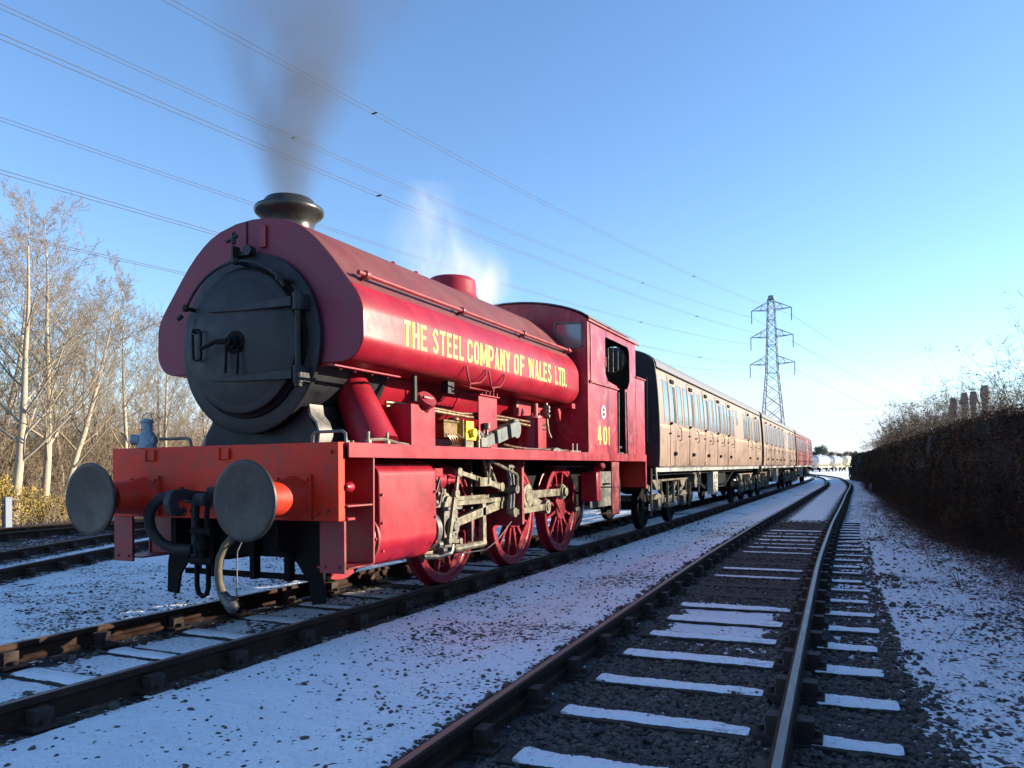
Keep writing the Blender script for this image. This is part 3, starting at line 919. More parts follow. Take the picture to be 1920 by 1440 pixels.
# door
mb = MB()
mb.lathe((0, 0, 2.435), (0, 1, 0), [(.80, 0), (.802, .22), (.812, .40), (.832, .53), (.842, .565), (.846, .58), (.846, .635), (.852, .645), (.93, .645)], 56)
DOOR = mb.build("smokebox_door", BLACK, SB, smooth=50)
mb = MB(); mb.lathe((0, 0, 2.435), (0, 1, 0), [(.905, .64), (.905, .685), (.935, .69)], 56, cap=False); mb.build("door_joint", SOOT, DOOR, smooth=50)
mb = MB()   # straps + hinge
for z in (2.725, 2.10):
    mb.prism([(-.33, z - .006), (.10, z - .032), (.64, z - .042), (.64, z + .042), (.10, z + .026), (-.33, z + .006)], 'y', .785, .803)
    mb.cyl((.675, .83, z - .075), (.675, .83, z + .075), .045, n=14)
mb.cyl((.675, .83, 2.02), (.675, .83, 2.82), .026, n=12)
mb.box(.64, .72, .84, .94, 2.66, 2.79); mb.box(.64, .72, .84, .94, 2.035, 2.165)
mb.cyl((.675, .83, 1.99), (.675, .83, 2.03), .035, n=10)
mb.build("door_hinge", BLACK, DOOR, smooth=40, bevel=.004)
mb = MB()   # dart and handles
mb.cyl((-.01, .70, 2.42), (-.01, .82, 2.42), .035, n=14); mb.cyl((-.01, .745, 2.42), (-.01, .775, 2.42), .062, n=8)
mb.cyl((-.01, .79, 2.42), (-.01, .81, 2.42), .105, n=20)
mb.tube([(-.02, .72, 2.42), (-.15, .70, 2.425), (-.33, .70, 2.37)], [.03, .022, .016], 8)
mb.tube([(-.085, .77, 2.40), (-.085, .755, 2.15)], .013, 6); mb.tube([(.055, .77, 2.38), (.055, .755, 2.13)], .013, 6)
mb.build("door_dart", SOOT, DOOR, smooth=50)
mb = MB()
mb.tube([(-.53, .86, 2.55), (-.535, .80, 2.565), (-.50, .78, 2.575), (-.43, .78, 2.565), (-.41, .78, 2.53), (-.41, .78, 2.33), (-.43, .79, 2.295), (-.50, .80, 2.29), (-.535, .81, 2.31), (-.535, .80, 2.54)], .012, 6)
mb.build("door_handle", SOOT, DOOR, smooth=50)
mb = MB()   # curved handrail over the door
pts = []
for a in range(-62, 48, 8): pts.append((.715 * sin(radians(a)), .80, 2.43 + .715 * cos(radians(a))))
mb.tube(pts, .014, 8)
for a in (-60, 0, 45):
    x, z = .715 * sin(radians(a)), 2.43 + .715 * cos(radians(a))
    mb.tube([(x, .79, z), (x * 1.02, .935, z)], .02, 8); mb.lathe((x, .80, z), (0, 1, 0), [(-.04, .01), (-.02, .034), (.01, .034), (.03, .01)], 10)
mb.tube([(-.66, .79, 2.72), (-.70, .78, 2.69)], .022, 8)
mb.build("smokebox_handrail", BLACK, SB, smooth=50)
mb = MB()   # top lamp iron and bracket
mb.box(-.10, .09, .90, .935, 3.225, 3.265); mb.cyl((.06, .87, 3.26), (.06, .94, 3.26), .048, n=14)
mb.box(-.095, -.075, .84, .93, 3.19, 3.31); mb.bar((-.17, .86, 3.36), (-.04, .86, 3.40), .02, .03); mb.cyl((-.085, .86, 3.33), (-.085, .86, 3.43), .022, n=8)
mb.build("lamp_bracket", BLACK, SB, smooth=40)
mb = MB()   # lead-in piece near 45 degrees
mb.tube([(.40, .80, 3.03), (.50, .79, 2.96), (.55, .80, 2.86)], [.012, .03, .012], 8)
mb.build("lead_pipe", BLACK, SB, smooth=50)

# chimney
mb = MB()
mb.lathe((0, 1.50, -.055), (0, 0, 1), [(3.46, .33), (3.50, .29), (3.55, .252), (3.62, .232), (3.70, .23), (3.75, .243), (3.79, .275), (3.815, .31), (3.835, .328), (3.86, .333), (3.88, .325), (3.885, .262), (3.91, .245), (3.95, .238), (3.965, .225), (3.965, .19), (3.80, .17), (3.5, .16)], 48, cap=False)
mb.build("chimney", CHIM, LOCO, smooth=35)

# boiler and firebox
mb = MB(); mb.lathe((0, 0, 2.43), (0, 1, 0), [(2.05, .74), (2.06, .775), (2.14, .775), (2.145, .765), (3.55, .765), (3.555, .775), (3.63, .775), (3.635, .765), (5.0, .765)], 40, cap=False)
mb.build("boiler", RED, LOCO, smooth=35)
mb = MB(); mb.box(-.80, .80, 5.0, 6.33, 1.50, 2.6); mb.build("firebox", RED, LOCO, smooth=0, bevel=.05)

# steam pipes from smokebox to cylinder, both sides
for s in (1, -1):
    mb = MB(); mb.cyl((.56 * s, 1.60, 2.24), (.96 * s, 1.56, 1.48), .15, .22, n=28)
    mb.build("steam_pipe", RED, LOCO, smooth=40)

# running plate and valance
mb = MB(); mb.box(-1.335, 1.335, .64, 9.42, 1.470, 1.492); RP = mb.build("running_plate", REDD, LOCO, smooth=0)
for s in (1, -1):
    mb = MB(); a, b = sorted((1.336 * s, 1.352 * s)); mb.box(a, b, .64, 9.42, 1.372, 1.494)
    for y in (2.4, 4.2, 6.6): mb.box(a - .001 if s < 0 else a, b + (.002 if s > 0 else 0), y, y + .006, 1.374, 1.492)
    mb.build("valance", RED, RP, smooth=0, bevel=.004)
# frames
mb = MB()
for s in (1, -1):
    a, b = sorted((.58 * s, .61 * s))
    mb.prism([(.64, .62), (1.0, .42), (2.2, .42), (2.5, .55), (8.9, .55), (9.4, .75), (9.4, 1.46), (.64, 1.46)], 'x', a, b)
for y in (1.0, 2.3, 4.0, 5.8, 7.5, 9.2): mb.box(-.58, .58, y, y + .03, .5, 1.46)
mb.box(-.58, .58, 5.0, 6.6, .62, 1.46); mb.box(-.5, .5, 7.6, 9.0, .55, 1.3)
mb.build("main_frame", SOOT, LOCO, smooth=0)

# buffer beam -------------------------------------------------------------
mb = MB(); mb.box(-1.31, 1.31, .558, .640, .866, 1.496); BB = mb.build("buffer_beam", ORANGE, LOCO, smooth=0, bevel=.006)
for x in (-.78, .12):
    mb = MB(); mb.box(x - .05, x + .05, .535, .557, 1.375, 1.47); mb.box(x - .055, x - .045, .52, .557, 1.37, 1.475)
    mb.build("lamp_socket", ORANGE, BB, smooth=0, bevel=.003)
mb = MB()
for (x, z) in ((-1.2, .93), (1.2, .95), (1.10, .93), (-1.1, .95), (.9, .92), (1.24, 1.42), (.2, .92), (-.3, .93)):
    mb.cyl((x, .535, z), (x, .558, z), .016, n=8)
mb.cyl((.62, .54, 1.03), (.62, .558, 1.03), .02, n=8)
mb.build("rivets", ORANGE, BB, smooth=40)
for s in (-1, 1):
    B = MB(); cx_ = .865 * s
    B.box(cx_ - .19, cx_ + .19, .53, .557, .88, 1.24)
    B.lathe((cx_, 0, 1.05), (0, 1, 0), [(.20, .10), (.20, .125), (.215, .135), (.42, .15), (.50, .17), (.535, .185)], 28)
    for dx in (-.15, .15):
        for dz in (-.14, .14): B.cyl((cx_ + dx, .51, 1.06 + dz), (cx_ + dx, .53, 1.06 + dz), .02, n=6)
    bo = B.build("buffer", ORANGE, LOCO, smooth=35, bevel=.003)
    B = MB(); B.lathe((cx_, 0, 1.05), (0, 1, 0), [(.028, .0), (.022, .10), (.012, .2), (.002, .27), (0, .295), (.006, .308), (.022, .310), (.032, .30), (.05, .20), (.075, .12), (.10, .085), (.20, .08)], 56)
    B.build("buffer_head", GREASE, bo, smooth=50)
# front legs
for s in (-1, 1):
    mb = MB(); a, b = sorted((1.09 * s, 1.335 * s)); mb.box(a, b, .592, .618, .45, .866)
    for x in (1.14, 1.28):
        for z in (.50, .52): pass
        mb.cyl((x * s, .58, .50), (x * s, .592, .50), .014, n=6)
    mb.build("beam_bracket", REDD, LOCO, smooth=0, bevel=.003)
# front side steps
for s in (-1, 1):
    mb = MB(); a, b = sorted((1.02 * s, 1.335 * s))
    mb.box(a, b, .985, 1.0, .49, 1.372); mb.box(a, b, .64, .985, .975, .99); mb.box(a, b, .64, .985, .478, .492)
    x = 1.33 * s; mb.bar((x, .98, .49), (x, .99, 1.37), .02, .02)
    mb.build("front_step", REDD, LOCO, smooth=0, bevel=.003)
mb = MB(); mb.lathe((1.31, .64, 1.135), (0, 1, 0), [(0, .03), (.06, .045), (.09, .03), (.10, 0)], 16); mb.box(1.18, 1.33, .65, .74, .87, .89)
mb.build("valve_cap", RED, LOCO, smooth=40)
# footplate hand loops
for s in (-1, 1):
    mb = MB(); x0, x1 = (1.17, 1.17); yy = [(.66), (.66), (.70), (1.0), (1.04), (1.04)]; zz = [1.49, 1.555, 1.58, 1.58, 1.555, 1.49]
    if s > 0: mb.tube([(.97, .66, 1.49), (.975, .66, 1.56), (1.0, .66, 1.585), (1.27, .67, 1.585), (1.295, .67, 1.565), (1.30, .67, 1.49)], .014, 8)
    else: mb.tube([(-.80, .66, 1.575), (-.46, .66, 1.575), (-.42, .66, 1.56), (-.40, .66, 1.49)], .014, 8)
    mb.build("hand_loop", DSTEEL, LOCO, smooth=50)
# hook, screw coupling
mb = MB()
mb.box(-.075, .075, .52, .558, .96, 1.14)
hk = rounded([(.52, 1.10), (.30, 1.12), (.16, 1.13), (.12, 1.02), (.15, .92), (.26, .90), (.30, .96), (.235, .975), (.215, 1.03), (.27, 1.05), (.52, 1.00)], [0, .02, .06, .06, .06, .05, .01, .02, .03, .02, 0], 4)
mb.prism(hk, 'x', -.13, -.06); mb.cyl((-.17, .40, 1.04), (.06, .40, 1.04), .035, n=12)
mb.cyl((-.01, .36, 1.04), (.12, .36, 1.04), .055, n=14)
mb.build("coupling_hook", HOSE, LOCO, smooth=40, bevel=.008)
mb = MB()
for x in (.0, .115): mb.tube([(x, .36, 1.04), (x, .35, .88), (x, .36, .78)], .021, 8)
mb.cyl((-.06, .36, .775), (.17, .36, .775), .035, n=10); mb.cyl((.06, .36, .80), (.06, .36, .50), .032, n=12)
for k in range(9): mb.lathe((.06, .36, .54 + k * .025), (0, 0, 1), [(-.008, .03), (0, .038), (.008, .03)], 10)
mb.cyl((.06, .36, .70), (.06, .36, .62), .05, n=12); mb.cyl((-.07, .36, .53), (.18, .36, .53), .034, n=10)
mb.tube([(-.01, .36, .53), (-.01, .36, .32), (.01, .36, .255), (.055, .36, .235), (.10, .36, .255), (.12, .36, .32), (.12, .36, .53)], .021, 8)
mb.build("screw_coupling", SOOT, LOCO, smooth=45)
# vacuum hose, black corrugated, on the left of the hook
mb = MB()
base = [(-.28, .53, 1.06), (-.34, .44, 1.08), (-.44, .38, 1.055), (-.54, .36, .985), (-.60, .37, .87), (-.60, .40, .75), (-.53, .45, .64), (-.40, .50, .60), (-.26, .54, .60)]
pts = []
for i in range(len(base) - 1):
    a, b = Vector(base[i]), Vector(base[i + 1])
    for k in range(6): pts.append(a.lerp(b, k / 6))
pts.append(Vector(base[-1])); P = [Vector(p) for p in pts]
for _ in range(4): P = [P[0]] + [(P[i - 1] + P[i] * 2 + P[i + 1]) / 4 for i in range(1, len(P) - 1)] + [P[-1]]
mb.tube(P, [.043 + (.006 if i % 2 else 0) for i in range(len(P))], 12)
mb.cyl((-.25, .557, 1.05), (-.31, .49, 1.075), .05, n=12); mb.lathe(P[2], (P[3] - P[2]), [(-.02, .052), (0, .062), (.02, .052)], 12)
mb.tube([(-.30, .45, 1.14), (-.29, .46, 1.10)], .022, 6)
mb.tube([(-.26, .45, .98), (-.275, .44, .93), (-.25, .44, .89), (-.235, .45, .93), (-.25, .45, .97)], .008, 6)
mb.build("vacuum_hose", HOSE, LOCO, smooth=50)
mb = MB(); mb.cyl((-.26, .565, .5), (-.26, .565, 1.06), .03, n=10); mb.tube([(-.26, .60, .60), (-.26, .60, .40)], .03, 8)
mb.build("vacuum_pipe", HOSE, LOCO, smooth=50)
# steam heat hose, canvas
mb = MB(); base = [(.38, .50, .80), (.35, .42, .74), (.31, .36, .66), (.28, .33, .56), (.275, .32, .46), (.285, .32, .36), (.31, .32, .29), (.34, .32, .25)]
mb.tube(base, [.038, .035, .034, .034, .034, .034, .036, .036], 12)
mb.build("heating_hose", CANVAS, LOCO, smooth=50)
mb = MB(); mb.tube([(.40, .53, .87), (.39, .50, .80)], .045, 10); mb.lathe(Vector((.35, .42, .74)), (-.5, -.6, -.8), [(-.02, .038), (-.01, .045), (.01, .045), (.02, .038)], 12)
mb.tube([(.325, .32, .27), (.37, .32, .225), (.42, .32, .19)], [.042, .05, .045], 10); mb.lathe((.41, .32, .20), (.6, 0, -.75), [(-.03, .05), (0, .058), (.05, .05), (.07, .03)], 12)
mb.box(.36, .44, .29, .35, .24, .262)
mb.tube([(.43, .45, .74), (.44, .36, .62), (.445, .35, .45), (.45, .34, .26)], .006, 5)
mb.build("hose_coupling", DSTEEL, LOCO, smooth=45)
# guard irons and brake gear in front of the wheels
for s in (-1, 1):
    mb = MB(); mb.prism([(.62 * s, 1.0), (.88 * s, 1.0), (.88 * s, .60), (.92 * s, .42), (.93 * s, .15), (.80 * s, .13), (.76 * s, .32), (.62 * s, .50)], 'y', .84, .87)
    mb.build("guard_iron", SOOT, LOCO, smooth=20, bevel=.004)
mb = MB(); mb.bar((-.85, 1.0, .33), (.85, 1.0, .33), .05, .05); mb.box(-1.0, 1.0, .70, .74, .87, .93)
for x in (-.45, .05, .45): mb.box(x - .03, x + .03, .92, 1.0, .3, .8)
mb.prism([(-.55, .9), (.5, .9), (.5, .62), (.25, .50), (.12, .58), (-.15, .52), (-.32, .62), (-.55, .70)], 'y', 1.05, 1.10)
mb.build("brake_rigging", SOOT, LOCO, smooth=0, bevel=.005)

# wheels -----------------------------------------------------------------
WY = (3.10, 4.87, 6.56); WR = .66
PHI = radians(135)     # crank pin direction in the y-z plane, towards the front and up


def wheel_meshes():
    t = MB()
    t.lathe((0, 0, 0), (1, 0, 0), [(-.075, .60), (-.075, .69), (-.045, .695), (-.035, .668), (.06, .656), (.068, .648), (.068, .60), (.055, .595), (-.06, .59)], 72, cap=False)
    sp = MB()
    sp.lathe((0, 0, 0), (1, 0, 0), [(-.06, .545), (.05, .545), (.056, .56), (.056, .597), (-.06, .597)], 64, cap=False)
    for i in range(12):
        q = 2 * pi * (i + .5) / 12
        a = Vector((0, cos(q) * .12, sin(q) * .12)); b = Vector((.01, cos(q) * .56, sin(q) * .56))
        sp.add(*spoke(a, b, q))
    sp.lathe((0, 0, 0), (1, 0, 0), [(-.09, .15), (.02, .185), (.05, .18), (.062, .165), (.068, .0)], 32)
    # crescent balance weight opposite the pin
    n = 14; vs = []; a0 = PHI + pi
    for x in (-.04, .045):
        for i in range(n + 1):
            q = a0 - .75 + 1.5 * i / n; vs.append((x, cos(q) * .57, sin(q) * .57))
        for i in range(n + 1):
            q = a0 - .75 + 1.5 * i / n; rr_ = .57 - .17 * sin(pi * i / n) - .01; vs.append((x, cos(q) * rr_, sin(q) * rr_))
    m = n + 1; fs = []
    for i in range(n):
        fs += [(2 * m + i, 2 * m + i + 1, 3 * m + i + 1, 3 * m + i), (m + i, m + i + 1, 3 * m + i + 1, 3 * m + i)]
    sp.add(vs, fs)
    # crank boss
    c = Vector((0, cos(PHI) * .37, sin(PHI) * .37))
    sp.bar((.03, 0, 0), (.03, c.y, c.z), .20, .10, up=(0, 0, 1)); sp.cyl((-.03, c.y, c.z), (.085, c.y, c.z), .10, n=20)
    return t, sp


def spoke(a, b, q):
    d = (b - a).normalized(); s = Vector((0, -sin(q), cos(q))); vs = []
    for p, w, h in ((a, .045, .04), (b, .03, .03)):
        for i, j in ((-1, -1), (1, -1), (1, 1), (-1, 1)): vs.append(p + s * (w / 2 * i) + Vector((1, 0, 0)) * (h * j * .9))
    return vs, [(0, 1, 5, 4), (1, 2, 6, 5), (2, 3, 7, 6), (3, 0, 4, 7)]


tm, sm = wheel_meshes()
tme = tm.mesh("tyre", RED, 35); sme = sm.mesh("wheel_centre", RED, 35)
for y in WY:
    for s in (1, -1):
        w = bpy.data.objects.new("driving_wheel", sme); COL.objects.link(w); w.parent = LOCO
        w.location = (.735 * s, y, WR); w.scale = (s, 1, 1)
        t = bpy.data.objects.new("tyre", tme); COL.objects.link(t); t.parent = w
    mb = MB(); mb.cyl((-.7, y, WR), (.7, y, WR), .09, n=12); mb.build("axle", SOOT, LOCO)
PY, PZ = cos(PHI) * .36, WR + sin(PHI) * .36
px = [(y + PY) for y in WY]


def rod(mb, a, b, w0, w1, t, eye0, eye1, x):
    """side rod in the plane x, between (y,z) points"""
    A = Vector((x, a[0], a[1])); B = Vector((x, b[0], b[1])); d = (B - A).normalized(); n = Vector((0, -d.z, d.y))
    vs = []
    for xx in (x - t / 2, x + t / 2):
        for p, w in ((A, w0), (B, w1)):
            for k in (-1, 1): q = p + n * (k * w / 2); vs.append((xx, q.y, q.z))
    mb.add(vs, [(0, 1, 3, 2), (4, 6, 7, 5), (0, 2, 6, 4), (1, 5, 7, 3), (0, 4, 5, 1), (2, 3, 7, 6)])
    if eye0: mb.cyl((x - t * .75, a[0], a[1]), (x + t * .75, a[0], a[1]), eye0, n=22)
    if eye1: mb.cyl((x - t * .75, b[0], b[1]), (x + t * .75, b[0], b[1]), eye1, n=22)


for s in (1, -1):
    S = s
    mb = MB()
    rod(mb, (px[0], PZ), (px[1], PZ), .10, .10, .045, .11, .12, .90 * S); rod(mb, (px[1], PZ), (px[2], PZ), .11, .105, .045, 0, .115, .90 * S)
    mb.cyl((.86 * S, px[1] + .30, PZ), (.945 * S, px[1] + .30, PZ), .085, n=16)
    for y in (px[0], px[2]):
        mb.cyl((.92 * S, y, PZ), (.99 * S, y, PZ), .075, .065, n=16); mb.cyl((.94 * S, y, PZ), (.955 * S, y, PZ), .10, n=10)
    mb.build("coupling_rod", STEEL, LOCO, smooth=35, bevel=.004)
    mb = MB()
    rod(mb, (2.80, WR), (px[1], PZ), .085, .12, .05, .09, .15, .985 * S)
    mb.cyl((.94 * S, px[1], PZ), (1.05 * S, px[1], PZ), .12, n=20)
    mb.build("connecting_rod", STEEL, LOCO, smooth=35, bevel=.004)
    mb = MB()
    rod(mb, (px[1], PZ), (5.15, .755), .15, .11, .05, .155, .085, 1.085 * S)
    mb.cyl((1.05 * S, px[1], PZ), (1.135 * S, px[1], PZ), .09, n=16); mb.cyl((1.06 * S, 5.15, .755), (1.19 * S, 5.15, .755), .055, n=14)
    for k in range(6): mb.cyl((1.11 * S, px[1] + .12 * cos(k), PZ + .12 * sin(k)), (1.125 * S, px[1] + .12 * cos(k), PZ + .12 * sin(k)), .016, n=6)
    mb.build("return_crank", STEEL, LOCO, smooth=35, bevel=.004)
    mb = MB()
    rod(mb, (4.12, .735), (5.15, .755), .065, .085, .04, .06, .095, 1.145 * S)
    mb.build("eccentric_rod", STEEL, LOCO, smooth=35, bevel=.003)
    # expansion link and bracket
    mb = MB(); L = [(4.05 + .06 * (1 - ((z - 1.0) / .32) ** 2), z) for z in np.linspace(.72, 1.30, 9)]
    mb.tube([(1.10 * S, y, z) for y, z in L], .028, 6); mb.tube([(1.10 * S, y + .09, z) for y, z in L], .028, 6)
    mb.cyl((1.02 * S, 4.13, 1.02), (1.2 * S, 4.13, 1.02), .055, n=14)
    mb.box(*sorted((1.06 * S, 1.14 * S)), 4.02, 4.20, 1.28, 1.33)
    mb.build("expansion_link", DSTEEL, LOCO, smooth=40)
    mb = MB()
    a, b = sorted((.62 * S, 1.19 * S))
    mb.prism([(a, 1.372), (b, 1.372), (b, 1.20), (b, .60), (b if S < 0 else b - .05, .56), (a if S > 0 else a + .05, .56), (a, .9)], 'y', 4.28, 4.30)
    mb.box(*sorted((1.185 * S, 1.20 * S)), 4.26, 4.32, .58, 1.30); mb.bar((1.19 * S, 4.29, 1.30), (1.25 * S, 4.22, 1.372), .06, .015)
    mb.build("motion_bracket", REDD, LOCO, smooth=0, bevel=.003)
    # radius rod and reversing lever
    mb = MB(); rod(mb, (2.93, 1.235), (3.95, 1.05), .045, .075, .035, .05, .055, 1.06 * S)
    mb.box(*sorted((1.03 * S, 1.10 * S)), 3.35, 3.62, 1.07, 1.17)
    mb.tube([(1.06 * S, 3.62, 1.36), (1.06 * S, 3.82, 1.09)], .022, 8); mb.tube([(1.06 * S, 3.52, 1.38), (1.02 * S, 3.70, 1.10)], .02, 8)
    mb.build("radius_rod", STEEL, LOCO, smooth=40, bevel=.003)
    mb = MB(); mb.tube([(1.20 * S, 3.38, 1.372), (1.20 * S, 4.10, 1.20), (1.20 * S, 4.13, 1.175), (1.20 * S, 4.12, 1.0)], .018, 6)
    mb.tube([(1.20 * S, 3.40, 1.372), (1.20 * S, 3.36, 1.10)], .010, 6)
    mb.build("link_guard_rail", STEEL, LOCO, smooth=40)
    # crosshead, slide bars, combination lever
    mb = MB(); mb.box(*sorted((.93 * S, 1.03 * S)), 2.66, 2.95, .45, .86); mb.box(*sorted((.90 * S, 1.06 * S)), 2.62, 3.0, .835, .868); mb.box(*sorted((.90 * S, 1.06 * S)), 2.62, 3.0, .445, .475)
    mb.cyl((1.02 * S, 2.80, WR), (1.075 * S, 2.80, WR), .105, n=20); mb.cyl((1.07 * S, 2.80, WR), (1.10 * S, 2.80, WR), .05, n=12)
    for k in range(6): mb.cyl((1.07 * S, 2.80 + .085 * cos(k), WR + .085 * sin(k)), (1.085 * S, 2.80 + .085 * cos(k), WR + .085 * sin(k)), .014, n=6)
    mb.cyl((.98 * S, 2.25, WR), (.98 * S, 2.7, WR), .035, n=12)
    mb.build("crosshead", DSTEEL, LOCO, smooth=35, bevel=.004)
    mb = MB(); mb.box(*sorted((.94 * S, 1.02 * S)), 2.28, 4.27, .87, .925); mb.box(*sorted((.94 * S, 1.02 * S)), 2.28, 3.65, .385, .437); mb.cyl((1.0 * S, 2.9, .40), (1.0 * S, 3.6, .40), .035, n=12)
    mb.box(*sorted((.95 * S, 1.01 * S)), 3.58, 3.66, .40, .9)
    mb.build("slide_bar", STEEL, LOCO, smooth=35, bevel=.004)
    mb = MB(); rod(mb, (2.74, 1.01), (2.58, .525), .075, .045, .035, .05, .035, 1.125 * S)
    rod(mb, (2.74, 1.01), (2.80, 1.24), .05, .04, .03, 0, .045, 1.125 * S)
    rod(mb, (2.58, .525), (2.86, .50), .04, .04, .03, .035, .035, 1.10 * S)
    mb.build("combination_lever", STEEL, LOCO, smooth=40, bevel=.003)
    mb = MB()   # valve spindle, guide and glands
    mb.cyl((1.0 * S, 2.28, 1.15), (1.0 * S, 2.62, 1.15), .11, .09, n=18); mb.cyl((1.0 * S, 2.60, 1.15), (1.0 * S, 2.95, 1.15), .03, n=10)
    mb.box(*sorted((.96 * S, 1.10 * S)), 2.36, 2.52, 1.20, 1.28)
    mb.build("valve_gland", RED, LOCO, smooth=40)
    mb = MB()
    mb.cyl((.98 * S, 2.28, WR), (.98 * S, 2.36, WR), .21, n=28); mb.cyl((.98 * S, 2.36, WR), (.98 * S, 2.42, WR), .11, n=18)
    for z, y in ((.93, 2.36), (1.02, 2.40), (.50, 2.42), (.43, 2.50)): mb.cyl((1.08 * S, y, z), (1.08 * S, y + .07, z), .04, n=10)
    mb.tube([(1.12 * S, 2.35, 1.05), (1.13 * S, 2.40, 1.18), (1.12 * S, 2.46, 1.05), (1.12 * S, 2.42, .93)], .014, 6)
    mb.tube([(1.05 * S, 2.2, .40), (1.05 * S, 2.5, .37), (1.05 * S, 2.75, .38), (1.05 * S, 2.8, .50)], .028, 8)
    mb.tube([(1.08 * S, 2.95, .36), (1.08 * S, 3.5, .34), (1.08 * S, 3.8, .42), (1.08 * S, 4.2, .62)], .007, 5)
    mb.build("cylinder_rear_cover", DSTEEL, LOCO, smooth=40)
    # extra lit ironwork behind the motion
    mb = MB(); mb.bar((.80 * S, 3.62, .42), (.80 * S, 3.62, 1.37), .09, .03); mb.bar((.66 * S, 3.15, 1.28), (.66 * S, 3.15, .9), .06, .03)
    mb.prism([(3.0, 1.0), (3.16, 1.0), (3.16, 1.22), (3.10, 1.22)], 'x', *sorted((.74 * S, .77 * S)))
    mb.build("frame_stay", DSTEEL, LOCO, smooth=0)
    # cylinder block and its red clothing
    mb = MB()
    cp = rounded([(.62, 1.365), (1.02, 1.365), (1.165, 1.27), (1.175, .60), (1.04, .405), (.62, .405)], [0, .03, .10, .16, .12, 0], 5)
    cp = [(x * S, z) for x, z in cp]
    mb.prism(cp, 'y', 1.30, 2.27)
    CY = mb.build("cylinder_casing", RED, LOCO, smooth=25, bevel=.012)
    mb = MB(); mb.bar((1.10 * S, 1.28, 1.315), (1.10 * S, 2.26, 1.315), .012, .012, up=(1, 0, 0))
    for k in range(6): mb.cyl((1.05 * S, 1.38 + k * .165, 1.345), (1.125 * S, 1.38 + k * .165, 1.325), .007, n=5)
    for z in (.55, .80, 1.05): 
        mb.cyl((1.17 * S, 1.335, z), (1.19 * S, 1.335, z), .013, n=6); mb.cyl((1.17 * S, 2.235, z), (1.19 * S, 2.235, z), .013, n=6)
    mb.build("casing_beading", REDD, CY, smooth=40)
    mb = MB()
    for cz, r in ((WR, .265), (1.12, .20)):
        mb.lathe((.92 * S, 1.30, cz), (0, -1, 0), [(0, r), (.03, r), (.035, r * .93), (.06, r * .90), (.10, r * .6), (.115, 0)], 32)
        for k in range(10):
            q = k * 2 * pi / 10; mb.cyl((.92 * S + r * .9 * cos(q), 1.30, cz + r * .9 * sin(q)), (.92 * S + r * .9 * cos(q), 1.245, cz + r * .9 * sin(q)), .018, n=6)
    mb.build("cylinder_cover", REDD, CY, smooth=35)

# sandbox with tilted oval lid -------------------------------------------
for s in (1, -1):
    mb = MB(); mb.box(*sorted((.42 * s, 1.15 * s)), 1.86, 2.30, 1.492, 1.90); sb = mb.build("sandbox", RED, LOCO, smooth=0, bevel=.006)
    mb = MB(); M = Matrix.Translation((1.13 * s, 2.15, 1.90)) @ Matrix.Rotation(radians(-48 * s), 4, 'X').to_4x4()
    mb.cyl((1.06 * s, 2.15, 1.84), (1.17 * s, 2.11, 1.95), .075, .075, n=24); mb.cyl((1.155 * s, 2.115, 1.935), (1.19 * s, 2.105, 1.965), .095, n=24)
    mb.bar((1.185 * s, 2.03, 1.975), (1.20 * s, 2.18, 1.965), .02, .02)
    mb.build("sandbox_lid", REDD, sb, smooth=40)
mb = MB()   # fittings in front of the sandbox
for y in (1.08, 1.36): mb.cyl((1.22, y, 1.492), (1.22, y, 1.60), .014, n=8); mb.box(1.20, 1.24, y - .02, y + .02, 1.50, 1.53)
mb.tube([(1.22, 1.1, 1.53), (1.22, 1.3, 1.54), (1.22, 1.4, 1.53), (1.24, 1.5, 1.51), (1.27, 1.62, 1.496)], .014, 6)
for y in (.80, .86): mb.cyl((1.22, y, 1.492), (1.22, y, 1.515), .014, n=8)
mb.build("drain_cock_gear", STEEL, LOCO, smooth=40)
# pipe runs
mb = MB()
mb.tube([(.90, 1.80, 1.92), (1.0, 2.2, 1.905), (1.0, 2.65, 1.90), (1.02, 3.05, 1.88), (1.03, 3.6, 1.905), (1.04, 4.0, 1.90), (1.05, 4.5, 1.885), (1.05, 5.35, 1.865)], .018, 8)
mb.tube([(.90, 1.8, 1.88), (1.0, 2.5, 1.875), (1.03, 3.2, 1.85), (1.03, 4.2, 1.865), (1.05, 4.6, 1.835), (1.05, 5.35, 1.81)], .022, 8)
mb.tube([(1.1, 3.95, 1.56), (1.18, 4.1, 1.53), (1.2, 4.4, 1.515), (1.2, 5.85, 1.515)], .014, 6)
mb.build("copper_pipes", COPPER, LOCO, smooth=50)
# tank support plate
mb = MB(); mb.box(1.085, 1.10, 3.33, 3.79, 1.492, 2.10); mb.box(1.02, 1.13, 3.31, 3.81, 2.10, 2.115)
for k in range(5): mb.cyl((1.115, 3.38 + k * .095, 2.115), (1.115, 3.38 + k * .095, 2.155), .010, n=6)
mb.build("tank_support", RED, LOCO, smooth=0, bevel=.003)
# yellow lubricator
mb = MB(); mb.box(1.02, 1.16, 2.93, 3.10, 1.66, 1.79); mb.box(1.0, 1.17, 2.90, 3.13, 1.58, 1.66); mb.cyl((1.17, 3.02, 1.66), (1.22, 3.02, 1.66), .05, n=14)
YL = mb.build("lubricator", YELLOW, LOCO, smooth=30, bevel=.006)
mb = MB(); mb.box(1.02, 1.14, 2.92, 3.12, 1.492, 1.58); mb.cyl((1.17, 3.18, 1.492), (1.17, 3.18, 1.70), .018, n=8); mb.cyl((1.17, 3.18, 1.60), (1.17, 3.18, 1.64), .03, n=8)
mb.cyl((1.17, 2.88, 1.492), (1.17, 2.88, 1.60), .014, n=6)
mb.build("lubricator_stand", STEEL, YL, smooth=30)
